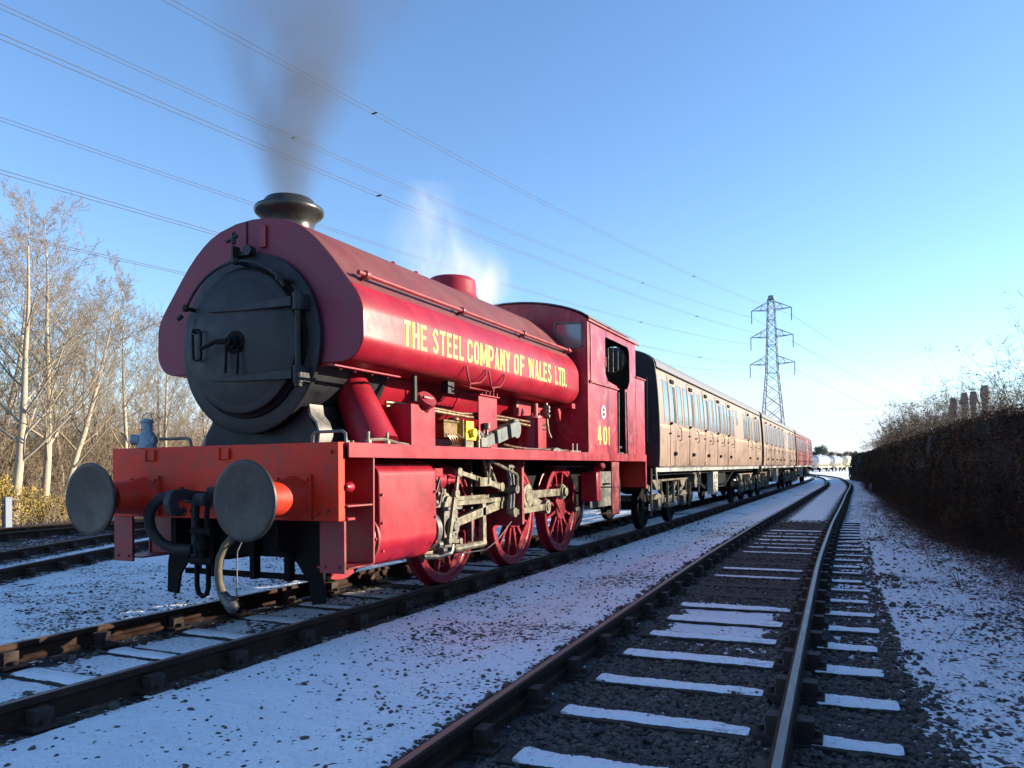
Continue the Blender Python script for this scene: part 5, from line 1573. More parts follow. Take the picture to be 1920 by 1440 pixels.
# ------------------------------------------------------------------ tank wagons beyond
def make_tanker(label, bodymat, loc, rz, L=7.2, r=1.15):
    root = empty("tank_wagon", loc, rz, category="tank wagon", label=label, group="tank wagons far down the line")
    mb = MB(); mb.lathe((0, -L / 2, 2.35), (0, 1, 0), [(0, 0), (.02, r * .5), (.10, r * .88), (.2, r), (L - .2, r), (L - .1, r * .88), (L - .02, r * .5), (L, 0)], 28)
    for y in (-2, 0, 2): mb.lathe((0, y, 2.35), (0, 1, 0), [(-.05, r * 1.0), (-.05, r * 1.015), (.05, r * 1.015), (.05, r)], 28, cap=False)
    mb.cyl((0, 0, 2.35 + r - .02), (0, 0, 2.35 + r + .2), .35, n=16)
    mb.build("tank_barrel", bodymat, root, smooth=40)
    mb = MB(); mb.box(-1.2, 1.2, -L / 2 - .3, L / 2 + .3, .95, 1.2)
    for s in (1, -1):
        for y in (-L / 2 + .8, L / 2 - .8): mb.bar((1.1 * s, y, 1.2), (.9 * s, y * .6, 2.0), .1, .1)
        mb.bar((1.1 * s, -L / 2 + .2, 1.2), (1.1 * s, -L / 4, .5), .12, .08); mb.bar((1.1 * s, L / 2 - .2, 1.2), (1.1 * s, L / 4, .5), .12, .08)
    mb.build("wagon_frame", CREAM, root, smooth=0)
    mb = MB()
    for y in (-L / 2 + 1.6, L / 2 - 1.6):
        for s in (1, -1): mb.lathe((.735 * s, y, .47), (s, 0, 0), [(-.06, .49), (.06, .46), (.06, .38), (0, .2), (.06, 0)], 20)
        for s in (1, -1): mb.box(*sorted((1.0 * s, 1.1 * s)), y - .4, y + .4, .4, .95)
    mb.build("wagon_wheelset", SOOT, root, smooth=35)
    return root


make_tanker("silver tank wagon half hidden behind the end of the red coach", TANKM, (-5.2, 168, -.15), radians(3.3 - 17), 7.6, 1.15)
make_tanker("silver tank wagon in the open gap beyond the curve of the tracks", TANKM, (-2.75, 177, -.15), radians(2.5 - 14), 6.4, 1.05)
make_tanker("cream tank wagon close against the far end of the hedge", CREAM, (-.4, 184, -.15), radians(2 - 14), 5.6, 1.0)

# ------------------------------------------------------------------ pylon and wires
PYL = empty("electricity_pylon", (-7.75, 109.6, 0), radians(-1.95), category="pylon", label="tall steel lattice pylon with three pairs of arms standing beyond the coaches")


def pylon():
    H = 25.0
    def hw(z):   # half width of the body
        return float(np.interp(z, [0, 7.5, 14.5, 25.0], [2.35, 1.35, .80, .42]))
    th = .085
    legs = MB()
    zs = [0, 7.5, 14.5, 25.0]
    for sx in (1, -1):
        for sy in (1, -1):
            for a, b in zip(zs[:-1], zs[1:]): legs.bar((sx * hw(a), sy * hw(a), a), (sx * hw(b), sy * hw(b), b), th * 1.5, th * 1.5)
    legs.build("pylon_leg", GALV, PYL, smooth=0)
    mb = MB(); lv = [0, 3.8, 7.5, 9.6, 11.4, 13.0, 14.5, 15.9, 17.2, 18.4, 19.6, 20.8, 22, 23.2, 24.4, 25]
    for a, b in zip(lv[:-1], lv[1:]):
        for (ux, uy) in ((1, 0), (-1, 0), (0, 1), (0, -1)):
            wa, wb = hw(a), hw(b)
            def P(s, w, z): return (ux * w + (s * w if ux == 0 else 0), uy * w + (s * w if uy == 0 else 0), z)
            mb.bar(P(-1, wa, a), P(1, wb, b), th * .75, th * .75); mb.bar(P(1, wa, a), P(-1, wb, b), th * .75, th * .75)
            if b in (7.5, 14.5, 18.4, 22, 25): mb.bar(P(-1, wb, b), P(1, wb, b), th, th)
    mb.build("lattice_bracing", GALV, PYL, smooth=0)
    for (h, w) in ((23.6, 2.72), (19.75, 2.88), (15.85, 3.04)):
        for s in (1, -1):
            mb = MB(); tip = (s * w, 0, h); wz = hw(h); wz2 = hw(h + 1.1)
            for sy in (1, -1):
                mb.bar((s * wz, sy * wz, h - .15), tip, th, th); mb.bar((s * wz2, sy * wz2, h + 1.05), tip, th * .8, th * .8)
                m1 = Vector((s * wz, sy * wz, h - .15)).lerp(Vector(tip), .45); m2 = Vector((s * wz2, sy * wz2, h + 1.05)).lerp(Vector(tip), .35)
                mb.bar(m1, m2, th * .6, th * .6); mb.bar(m2, (s * wz, sy * wz, h - .15), th * .6, th * .6)
            mb.bar((s * (wz + w) / 2, .35 * wz, h), (s * (wz + w) / 2, -.35 * wz, h), th * .6, th * .6)
            arm = mb.build("cross_arm", GALV, PYL, smooth=0)
            mb = MB(); L = {23.6: 1.0, 19.75: .99, 15.85: 1.01}[h] 
            prof = []
            for k in range(14): prof += [(k * .13 / 1.82 * (1.0 if False else 1) * 1.0, .05), (k * .13 / 1.82 + .03, .085)]
            mb.lathe((s * w, 0, h), (0, 0, -1), [(a * 1.95 / 1.0, r) for a, r in prof], 8)
            mb.build("insulator_string", INSUL, arm, smooth=0)
    mb = MB(); mb.cyl((0, 0, 25.0), (0, 0, 25.5), .45, .45, n=6, cap=False); mb.build("earth_peak", GALV, PYL, smooth=0)


pylon()
ENDS = {'LT': ((-10.31, 109.68, 21.7), (-38.3, -125.19, 25.1)), 'RT': ((-5.21, 109.5, 21.7), (-33.23, -125.8, 25.1)), 'LM': ((-10.53, 109.68, 17.85), (-38.52, -125.17, 21.26)), 'RM': ((-4.99, 109.49, 17.85), (-33.01, -125.82, 21.26)), 'LB': ((-10.76, 109.69, 13.95), (-38.74, -125.14, 17.34)), 'RB': ((-4.77, 109.49, 13.95), (-32.79, -125.85, 17.34))}
FIT_Z = {'T': 22.6, 'M': 18.76, 'B': 14.84}
WL = {'LT': "upper left pair of overhead wires running to the pylon", 'RT': "upper right pair of overhead wires running to the pylon", 'LM': "middle left pair of overhead wires, crossing behind the chimney", 'RM': "middle right pair of overhead wires running to the pylon", 'LB': "lowest left pair of overhead wires, crossing the bare tree tops", 'RB': "lowest right pair of overhead wires, coming in above the bare trees"}
for k, (a, b) in ENDS.items():
    A = Vector((a[0], a[1], FIT_Z[k[1]])); B = Vector(b)
    root = empty("overhead_wire", tuple(A), category="overhead wire", label=WL[k], group="power line wires")
    side = (B - A).cross(Vector((0, 0, 1))).normalized() * .15
    for sg in (-1, 1):
        mb = MB(); pts = []
        for i in range(49):
            t = i / 48; p = A.lerp(B, t) - A; p.z -= 4 * 6.33 * t * (1 - t); pts.append(p + side * sg * min(1, t * 10))
        mb.tube(pts, .011, 5); w = mb.build("conductor", WIRE, root, smooth=60)
    mb = MB()
    for i in (8, 17, 26): t = i / 48 + .007; p = A.lerp(B, t) - A; p.z -= 4 * 6.33 * t * (1 - t); mb.bar(p - side, p + side, .05, .05)
    mb.build("wire_spacer", SOOT, root, smooth=0)
# onward span beyond the pylon
for k, a in (('LT', ENDS['LT'][0]), ('RT', ENDS['RT'][0]), ('RM', ENDS['RM'][0]), ('RB', ENDS['RB'][0])):
    A = Vector((a[0], a[1], FIT_Z[k[1]])); B = A + Vector((95, 330, -2)); mb = MB()
    mb.tube([(A.lerp(B, i / 24) - A) - Vector((0, 0, 4 * 9 * (i / 24) * (1 - i / 24))) for i in range(25)], .02, 5)
    o = mb.build("overhead_wire", WIRE, None, smooth=60, category="overhead wire", label={'LT': "thin wire leaving the top left arm of the pylon into the distance", 'RT': "thin wire leaving the top right arm of the pylon into the distance", 'RM': "thin wire leaving the middle right arm of the pylon into the distance", 'RB': "thin wire leaving the lowest right arm of the pylon into the distance"}[k], group="power line wires")
    o.location = A

# ------------------------------------------------------------------ far chimneys
for i, (x, y, z, w, lab) in enumerate(((34.0, 344.5, 27.4, 1.05, "leftmost and shortest of the four distant brick chimneys above the hedge"), (37.8, 344.2, 29.3, 1.05, "distant chimney with bluish top, second from the left above the hedge"), (40.8, 343.9, 29.5, 1.05, "distant chimney third from the left, close beside the bluish one"), (44.7, 343.5, 31.7, 1.3, "rightmost and tallest of the distant chimneys, half behind twigs"))):
    mb = MB(); mb.lathe((0, 0, 0), (0, 0, 1), [(0, w * 1.2), (z - 9, w * .86), (z - 5.5, w * 1.0), (z - 4.2, w * 1.32), (z - 2.6, w * 1.32), (z - .4, w * .98), (z, w * .95), (z, w * .6)], 10)
    o = mb.build("tall_chimney", STACK, None, smooth=30, category="chimney", label=lab, group="distant chimneys"); o.location = (x, y, 0)

# ------------------------------------------------------------------ bare trees
def tree_mesh(h, r0, seed, lean=(0, 0), nb=26, depth=3, spread=.55, trunk_to=.95, first=.2, twigd=1.0, curve=.05):
    """returns two MBs: trunk with main limbs, twigs"""
    R = random.Random(seed); T = MB(); W = MB()

    def path(p, d, L, n, wob, upw):
        pts = [p.copy()]
        for i in range(n):
            d = (d + Vector((R.uniform(-wob, wob), R.uniform(-wob, wob), R.uniform(-wob * .6, wob * .6) + upw))).normalized()
            p = p + d * (L / n); pts.append(p.copy())
        return pts, d

    pts, _ = path(Vector((0, 0, -.15)), Vector((lean[0], lean[1], 1)).normalized(), h * trunk_to, 14, curve, .02)
    rs = [max(r0 * (1 - i / 14) ** .85, .012) for i in range(15)]; rs[0] *= 1.25
    T.tube(pts, rs, 8)
    def at(pts, t):
        f = t * (len(pts) - 1); i = min(int(f), len(pts) - 2); return pts[i].lerp(pts[i + 1], f - i), (pts[i + 1] - pts[i]).normalized()

    def branch(p, d, L, r, lev):
        n = 5 if lev < 2 else 3
        bp, dd = path(p, d, L, n, .16 if lev else .12, .09 if lev < 2 else .05)
        r2 = [max(r * (1 - .8 * i / n), .0035) for i in range(n + 1)]
        (T if r > .035 else W).tube(bp, r2, 5 if r > .03 else 3, cap=False)
        if lev >= depth: return
        m = int((7 if lev == 0 else 5) * twigd * (.8 + .4 * R.random()) + .5)
        for k in range(m):
            t = .18 + .8 * (k + R.random()) / m; q, dq = at(bp, min(t, 1))
            a = Vector((R.gauss(0, 1), R.gauss(0, 1), R.gauss(0, .8))); a = (a - dq * a.dot(dq)).normalized()
            nd = (dq * .8 + a * spread * 1.3 + Vector((0, 0, .12))).normalized()
            branch(q, nd, L * R.uniform(.32, .55) * (1.1 - .3 * t), max(r * .42, .0042), lev + 1)

    for k in range(nb):
        t = first + (1 - first) * (k + R.random() * .8) / nb; q, dq = at(pts, min(t, .995))
        az = k * 2.4 + R.uniform(-.5, .5); a = Vector((cos(az), sin(az), 0))
        nd = (a * spread * 1.7 + Vector((0, 0, .62)) + dq * .2).normalized()
        L = h * (.34 * (1.05 - t) + .09) * R.uniform(.75, 1.2); rr_ = max(r0 * (1 - t) * .42, .012)
        branch(q, nd, L, rr_, 0)
    return T, W


def make_tree(name, label, cat, group, loc, h, r0, seed, bark=BARK, twig=TWIGP, **kw):
    root = empty(name, loc, category=cat, label=label, group=group)
    T, W = tree_mesh(h, r0, seed, **kw)
    for nm, mb, mt in (("trunk", T, bark), ("crown", W, twig)):
        if not mb.f: continue
        me = bpy.data.meshes.new(nm); me.from_pydata(mb.v, [], mb.f); me.materials.append(mt)
        me.polygons.foreach_set("use_smooth", [True] * len(me.polygons)); link_mesh(nm, me, root)
    return root


G_T = "bare trees left of the locomotive"
TR = [
    ((-17.6, 9.6, -.2), 10.8, .17, (.05, .06), "bare tree at the left picture edge, its trunk dark halfway up", 24),
    ((-19.0, 11.35, -.2), 11.8, .16, (.02, .11), "tallest bare tree, pale upright trunk rising behind the left buffer", 26),
    ((-18.8, 11.75, -.2), 10.2, .13, (.03, .26), "slender bare tree leaning right from beside the tall pale trunk", 24),
    ((-21.0, 15.8, -.2), 10.0, .12, (.0, .03), "thin bare tree right of the leaning one, seen above the oil lamp", 22),
    ((-22.5, 18.9, -.2), 9.6, .12, (.0, .02), "thin bare tree just left of the smokebox edge", 22),
    ((-23.5, 22.3, -.2), 9.5, .11, (.0, -.05), "bare tree partly hidden by the smokebox", 20),
    ((-22.8, 12.0, -.2), 11.6, .14, (0, .02), "bare tree standing farther back between the two pale trunks", 24),
    ((-20.2, 8.6, -.2), 10.8, .13, (.0, .05), "bare tree behind the leftmost trunk at the picture edge", 22),
    ((-21.5, 9.8, -.2), 10.4, .11, (.02, .12), "bare tree crowding behind the leftmost pair of trunks", 22),
    ((-22.0, 14.2, -.2), 10.0, .11, (.0, -.08), "bare tree with a left-leaning stem between the tall trunk and the lamp", 22),
    ((-24.5, 17.2, -.2), 10.4, .12, (.0, .06), "bare tree farther back, just left of the oil lamp", 22),
    ((-25.0, 21.0, -.2), 9.8, .11, (.0, .0), "bare tree farther back, close left of the saddle tank", 20),
    ((-16.6, 15.4, -.2), 4.6, .06, (.05, .12), "small pale sapling forking low beside the smokebox saddle", 14),
]
for i, (loc, h, r, ln, lab, nb) in enumerate(TR):
    make_tree("bare_tree", lab, "tree", G_T, loc, h * .88, r * .85, 100 + i, lean=ln, nb=nb, depth=3 if h > 6 else 2, twigd=1.0, spread=.56)

# undergrowth: one tangle nobody could count
def thicket(name, n, region, hmin, hmax, mt, seed, r=.006, segs=5, lean=.5, **kw):
    rg = np.random.default_rng(seed)
    x = rg.uniform(0, 1, n); y = rg.uniform(0, 1, n); P0 = region(x, y)
    H = rg.uniform(hmin, hmax, n) * (.55 + .45 * rg.random(n))
    d = np.stack([rg.normal(0, lean, n), rg.normal(0, lean, n), np.ones(n)], 1); d /= np.linalg.norm(d, axis=1)[:, None]
    curv = rg.normal(0, .25, (n, 3)); pts = [P0]; p = P0.copy()
    for k in range(segs):
        dd = d + curv * (k / segs) * 1.4 + rg.normal(0, .12, (n, 3)); dd /= np.linalg.norm(dd, axis=1)[:, None]
        p = p + dd * (H / segs)[:, None]; pts.append(p.copy())
    rr_ = r * (.6 + .9 * rg.random(n)) * (1 + H * .25)
    V = []; F = []
    base = 0; ang = [0, 2.09, 4.19]
    e1 = np.cross(d, np.array([.3, .8, .1])); e1 /= np.linalg.norm(e1, axis=1)[:, None]; e2 = np.cross(d, e1)
    for k, q in enumerate(pts):
        w = rr_ * (1 - .78 * k / segs)
        for a in ang: V.append(q + e1 * (w * cos(a))[:, None] + e2 * (w * sin(a))[:, None])
    V = np.stack(V, 1)            # n, (segs+1)*3, 3
    f = []
    for k in range(segs):
        for j in range(3): f.append((k * 3 + j, k * 3 + (j + 1) % 3, k * 3 + 3 + (j + 1) % 3, k * 3 + 3 + j))
    f = np.array(f); FF = f[None] + (np.arange(n) * (segs + 1) * 3)[:, None, None]
    me = raw_mesh(name, V.reshape(-1, 3), FF.reshape(-1, 4), mt)
    ends = np.stack([pts[i] for i in range(1, segs + 1)], 1)
    return link_mesh(name, me, **kw), ends


def band(x0, x1, y0, y1, z=-.2):
    def f(a, b): return np.stack([x0 + (x1 - x0) * a - .28 * (b * (y1 - y0)), y0 + (y1 - y0) * b, np.full(len(a), z)], 1)
    return f


def twigs_from(ends, n, lmin, lmax, rg, r=.0035):
    """short side twigs along existing stems as thin tapered blades of three sides"""
    e = ends.reshape(-1, 3); idx = rg.integers(0, len(e), n); p = e[idx] + rg.normal(0, .03, (n, 3))
    d = rg.normal(0, 1, (n, 3)); d[:, 2] = np.abs(d[:, 2]) * .7; d /= np.linalg.norm(d, axis=1)[:, None]
    L = rg.uniform(lmin, lmax, n)[:, None]; m = p + d * L * .5 + rg.normal(0, .05, (n, 3)) * L; q = p + d * L + np.array([0, 0, .1]) * L
    s = np.cross(d, rg.normal(0, 1, (n, 3))); s /= np.linalg.norm(s, axis=1)[:, None]; s2 = np.cross(d, s)
    V = np.stack([p + s * r, p - s * r * .5 + s2 * r * .87, p - s * r * .5 - s2 * r * .87, m + s * r * .8, m - s * r * .4 + s2 * r * .7, m - s * r * .4 - s2 * r * .7, q], 1)
    f = np.array([(0, 1, 4), (0, 4, 3), (1, 2, 5), (1, 5, 4), (2, 0, 3), (2, 3, 5), (3, 4, 6), (4, 5, 6), (5, 3, 6)])
    FF = f[None] + (np.arange(n) * 7)[:, None, None]
    return V.reshape(-1, 3), FF.reshape(-1, 3)


rg = np.random.default_rng(5)
ug, ends = thicket("undergrowth", 7500, band(-26, -18.2, 5, 34), 2.2, 5.4, TWIG, 21, r=.010, lean=.35, label="tangled brown undergrowth filling the strip beneath the bare trees", category="undergrowth", kind='stuff')
V, F_ = twigs_from(ends, 34000, .35, 1.0, rg, .0065)
link_mesh("undergrowth", raw_mesh("undergrowth_twigs", V, F_, TWIGP), label="fine pale twigs woven through the undergrowth beneath the bare trees", category="undergrowth", kind='stuff')


def leaf_cloud(n, centers, radii, size, rg, squash=.8, surface=.5):
    c = np.array(centers); r = np.array(radii); k = rg.integers(0, len(c), n)
    d = rg.normal(0, 1, (n, 3)); d /= np.linalg.norm(d, axis=1)[:, None]
    rad = (surface + (1 - surface) * rg.random(n)) * r[k]
    p = c[k] + d * rad[:, None] * np.array([1, 1, squash])
    a = rg.normal(0, 1, (n, 3)); a /= np.linalg.norm(a, axis=1)[:, None]; b = np.cross(a, rg.normal(0, 1, (n, 3))); b /= np.linalg.norm(b, axis=1)[:, None]
    s = (size * rg.uniform(.6, 1.5, n))[:, None]
    V = np.stack([p - a * s, p + b * s * .55, p + a * s, p - b * s * .55], 1)
    F = (np.arange(n) * 4)[:, None] + np.arange(4)[None]
    return V.reshape(-1, 3), F


# dense woodland backing the left trees so the sky does not show low down
for i, (x, y, s) in enumerate(((-27.5, 8, 1), (-29, 13, 1.1), (-30.5, 18.5, 1), (-32, 24, 1.15), (-34, 30, 1), (-36, 37, 1.2), (-27.5, 3.5, 1))):
    root = empty("bare_shrub", (x, y, -.2), category="shrub", label=["bushy bare shrub at the back, third trunk along from the left", "bushy bare shrub at the back behind the tallest tree", "bushy bare shrub at the back above the oil lamp", "bushy bare shrub at the back left of the smokebox saddle", "bushy bare shrub at the back, beyond the chimney side", "farthest bushy bare shrub, hidden mostly by the locomotive", "bushy bare shrub at the back at the picture's left edge"][i], group="shrubs behind the bare trees")
    ob, en = thicket("stems", 520, lambda a, b: np.stack([(a - .5) * 5, (b - .5) * 6, np.zeros(len(a))], 1), 3.0, 5.2 * s, TWIG, 300 + i, r=.014, lean=.3)
    ob.parent = root
    V, F_ = twigs_from(en, 5200, .4, 1.1, rg, .009); tw = link_mesh("twigs", raw_mesh("twigs", V, F_, TWIG), root)

# gorse bush and post on the left
root = empty("gorse_bush", (-17.6, 9.3, -.2), category="bush", label="low yellow-brown bush at the foot of the leftmost trees")
V, F_ = leaf_cloud(14000, [(0, 0, .55), (-.5, 1.1, .5), (.4, -1.0, .6), (-.6, 2.2, .4), (-1.2, .4, .9), (.1, -2.2, .55)], [.85, .75, .85, .55, .8, .8], .035, rg, .8, .35)
link_mesh("foliage", raw_mesh("foliage", V, F_, YBUSH), root)
ob, en = thicket("stems", 260, lambda a, b: np.stack([(a - .5) * 1.6, (b - .5) * 4, np.zeros(len(a))], 1), .8, 1.7, TWIG, 77, r=.008, lean=.4); ob.parent = root
mb = MB(); mb.box(-.09, .09, -.09, .09, -.3, .62); mb.box(-.10, .10, -.10, .10, .60, .64); o = mb.build("trackside_post", POSTM, None, smooth=0, bevel=.01, category="post", label="short blue-grey post beside the farthest left siding"); o.location = (-16.5, 8.75, 0)

# ------------------------------------------------------------------ hedge on the right
HR = empty("clipped_hedge", (7, 10, -.2), category="hedge", label="long dark clipped hedge along the right side of the tracks")
ht = [(-9, 2.5), (1.5, 2.5), (3.6, 2.3), (6, 2.25), (8, 2.13), (11, 2.06), (20, 2.08), (40, 2.15), (60, 2.25), (80, 2.3)]  # near stretch, out of view, raised to throw shade on the rails
ys = np.arange(-9, 80.1, .5); xs = track_x(HEDGE, ys); hz = track_x(ht, ys)
mb = MB(); vs = []; pr = [(.35, -.2), (.22, .9), (.30, 1.0), (.32, -.08)]
for x, y, h in zip(xs, ys, hz):
    for dx, z in ((.42, -.3), (.20, .5), (.22, 1.2), (.32, h - .07), (1.6, h - .05), (1.7, -.3)): vs.append((x + dx - 7 + random.uniform(-.05, .05), y - 10, z + .2 + random.uniform(-.03, .02)))
fs = []
for k in range(len(ys) - 1):
    for j in range(5): fs.append((k * 6 + j, k * 6 + j + 1, k * 6 + 7 + j, k * 6 + 6 + j))
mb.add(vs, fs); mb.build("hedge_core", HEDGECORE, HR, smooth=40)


def hedge_leaves(n, y0, y1, size, rg):
    y = y0 + (y1 - y0) * rg.random(n) ** 1.0; xf = track_x(HEDGE, y); h = track_x(ht, y)
    top = rg.random(n) < .16
    z = np.where(top, h + rg.normal(0, .03, n), -.15 + (h + .15) * rg.random(n) ** .9)
    prof = np.interp(z / h, [-.1, 0, .2, .5, .9, 1], [.12, .02, .0, .10, .20, .24])
    bulge = (fbm(y, z, 1.1, 31) - .5) * .55 + (fbm(y, z, 3.2, 33) - .5) * .3
    x = np.where(top, xf + .2 + 1.4 * rg.random(n), xf + prof + bulge * (z < h - .1) + np.abs(rg.normal(0, .05, n)))
    p = np.stack([x - 7, y - 10, z + .2], 1)
    a = rg.normal(0, 1, (n, 3)); a /= np.linalg.norm(a, axis=1)[:, None]; b = np.cross(a, rg.normal(0, 1, (n, 3))); b /= np.linalg.norm(b, axis=1)[:, None]
    s = (size * rg.uniform(.5, 1.4, n))[:, None]
    V = np.stack([p - a * s, p + b * s * .6, p + a * s, p - b * s * .6], 1)
    return V.reshape(-1, 3), (np.arange(n) * 4)[:, None] + np.arange(4)[None]


Vs, Fs, o_ = [], [], 0
for (n, a, b, s) in ((16000, -9, 5, .035), (42000, 5, 18, .024), (26000, 18, 40, .035), (18000, 40, 80, .06)):
    V, F_ = hedge_leaves(n, a, b, s, rg); Vs.append(V); Fs.append(F_ + o_); o_ += len(V)
hl = link_mesh("hedge_leaves", raw_mesh("hedge_leaves", np.concatenate(Vs), np.concatenate(Fs), HEDGEL), HR, kind='stuff')
# shaggy twigs on its face and brambles at its foot
n = 5200; y = 4 + 40 * rg.random(n) ** 1.5; xf = track_x(HEDGE, y)
E = np.stack([xf + .05 - .35 * rg.random(n) ** 3 - 7, y - 10, .1 + 1.2 * rg.random(n) ** 1.6], 1)[:, None, :]
V, F_ = twigs_from(E, 8000, .12, .5, rg, .003)
link_mesh("hedge_twigs", raw_mesh("hedge_twigs", V, F_, mat("hedge_twig", (.035, .025, .02), .9, var=.4, spec=.1)), HR, kind='stuff')

n = 3000; y = 3 + 50 * rg.random(n) ** 1.3; xf = track_x(HEDGE, y)
E = np.stack([xf + .1 - np.abs(rg.normal(0, .22, n)) - 7, y - 10, .02 + .25 * rg.random(n)], 1)[:, None, :]
V, F_ = twigs_from(E, 9000, .12, .5, rg, .0032)
link_mesh("hedge_foot_growth", raw_mesh("hedge_foot_growth", V, F_, mat("hedge_foot_stem", (.07, .045, .032), .9, var=.5, scale=1.2, spec=.1)), HR, kind='stuff')
# brambles and dead leaves in the snow at the hedge foot
n = 2600; y = 1.5 + 26 * rg.random(n) ** 1.4; xf = track_x(HEDGE, y); off = np.abs(rg.normal(0, .55, n))
E = np.stack([xf - off, y, gheight(xf - off, y) + .015], 1)[:, None, :]
V, F_ = twigs_from(E, 5200, .06, .30, rg, .0035)
link_mesh("brambles", raw_mesh("brambles", V, F_, mat("bramble_stem", (.10, .05, .045), .8, var=.4)), kind='stuff', category="brambles", label="dead bramble stems creeping over the snow at the hedge foot")
n = 2600; y = .5 + 24 * rg.random(n) ** 1.3; xf = track_x(HEDGE, y); off = np.abs(rg.normal(0, .75, n)); x = xf - off
p = np.stack([x, y, gheight(x, y) + .012], 1); a = rg.normal(0, 1, (n, 3)) * np.array([1, 1, .35]); a /= np.linalg.norm(a, axis=1)[:, None]; b = np.cross(a, np.array([0, .2, 1.])); s = rg.uniform(.010, .034, n)[:, None]
V = np.stack([p - a * s, p + b * s * .7 + [0, 0, .006], p + a * s, p - b * s * .7], 1)
link_mesh("dead_leaves", raw_mesh("dead_leaves", V.reshape(-1, 3), (np.arange(n) * 4)[:, None] + np.arange(4)[None], mat("dead_leaf", (.09, .055, .04), .8, var=.5, scale=9)), kind='stuff', category="leaves", label="small dead leaves scattered on the snow below the hedge")
# a sprig plant by the cess
def sprig(loc, n, h, seed, lab):
    R = random.Random(seed); mb = MB()
    for k in range(n):
        a = R.uniform(0, 2 * pi); l = R.uniform(.2, .75); p = Vector((0, 0, 0)); pts = [p]
        for i in range(4): p = p + Vector((cos(a) * l, sin(a) * l, 1.0 - .1 * i)).normalized() * (h * R.uniform(.18, .3)); pts.append(p)
        mb.tube(pts, [.004, .0035, .003, .002, .0015], 4)
    o = mb.build("weed_sprig", mat("sprig_stem", (.12, .07, .06), .8, var=.3), None, smooth=60, category="plant", label=lab); o.location = loc


sprig((6.45, 3.55, -.2), 9, .42, 1, "thin reddish weed sprouting from the snow between the cess and hedge")
sprig((6.0, 5.9, -.2), 6, .3, 2, "small twiggy weed in the snow farther along the hedge foot")
mb = MB(); mb.box(-.05, .05, -.05, .05, 0, .55); o = mb.build("marker_post", POSTM, None, smooth=0, bevel=.01, category="post", label="small pale marker post standing against the dark hedge"); o.location = (4.95, 37, -.2)

# brush above and behind the hedge
BR = [(8.0, 11.0, 5.0, 90), (8.3, 13.2, 5.2, 91), (7.7, 15.5, 4.8, 92), (7.6, 18.0, 4.7, 93), (7.3, 20.5, 4.6, 94), (7.5, 23.5, 4.8, 95), (7.0, 26.5, 4.7, 96), (7.2, 30, 4.8, 97), (6.8, 34, 4.9, 98), (6.6, 38.5, 5.0, 99), (6.4, 43.5, 5.2, 100), (6.6, 49, 5.4, 101), (6.2, 55, 5.6, 102), (6.5, 61, 5.8, 103), (6.2, 68, 6, 104), (6.0, 76, 6.2, 105)]
for i, (x, y, h, sd) in enumerate(BR):
    root = empty("brush_bush", (x, y, -.2), category="bush", group="twiggy bushes behind the hedge",
                 label=(["nearest twiggy bush", "second twiggy bush", "third twiggy bush", "fourth twiggy bush", "fifth twiggy bush", "sixth twiggy bush", "seventh twiggy bush", "eighth twiggy bush", "ninth twiggy bush", "tenth twiggy bush", "eleventh twiggy bush", "twelfth twiggy bush", "thirteenth twiggy bush", "fourteenth twiggy bush", "fifteenth twiggy bush", "farthest twiggy bush"][i] + " rising behind the clipped hedge on the right"))
    dens_ = 1.0 if i > 2 else .55
    ob, en = thicket("stems", int(200 * dens_), lambda a, b: np.stack([(a - .5) * 1.6 + .7, (b - .5) * 3.4, np.zeros(len(a))], 1), h * .64, h * .97, BRUSHT, sd, r=.0055 if i < 8 else .010, lean=.15); ob.parent = root
    up_ = en[:, 2:, :]
    V, F_ = twigs_from(up_, int(3000 * dens_), .10, .42, rg, .0038 if i < 8 else .008); link_mesh("twigs", raw_mesh("twigs", V, F_, BRUSHT), root)
    V2 = up_.reshape(-1, 3); idx = rg.integers(0, len(V2), int(1500 * dens_)); p = V2[idx] + rg.normal(0, .12, (len(idx), 3)); a = rg.normal(0, 1, p.shape); a /= np.linalg.norm(a, axis=1)[:, None]; b = np.cross(a, rg.normal(0, 1, p.shape)); b /= np.linalg.norm(b, axis=1)[:, None]; s = rg.uniform(.012, .03, len(p))[:, None] * (1 if i < 8 else 1.8)
    VV = np.stack([p - a * s, p + b * s * .6, p + a * s, p - b * s * .6], 1)
    link_mesh("withered_leaves", raw_mesh("withered_leaves", VV.reshape(-1, 3), (np.arange(len(p)) * 4)[:, None] + np.arange(4)[None], mat("withered_leaf", (.16, .11, .08), .8, var=.4)), root)
# tall saplings poking up at the right edge
for i, (x, y, h, ln, lab) in enumerate((((8.6), 12.6, 5.0, (-.06, .02), "tall thin sapling rising above the hedge near the right edge"), ((10.0), 12.2, 5.6, (-.28, .05), "drooping bare branches reaching in from the right edge"), (9.2, 16.5, 4.3, (.02, 0), "thin sapling above the hedge beside the distant chimneys"))):
    make_tree("sapling", lab, "tree", "saplings behind the hedge", (x, y, -.2), h, .03, 500 + i, bark=BRUSHT, twig=BRUSHT, lean=ln, nb=8, depth=2, spread=.28, first=.35, twigd=.5, trunk_to=1.1)

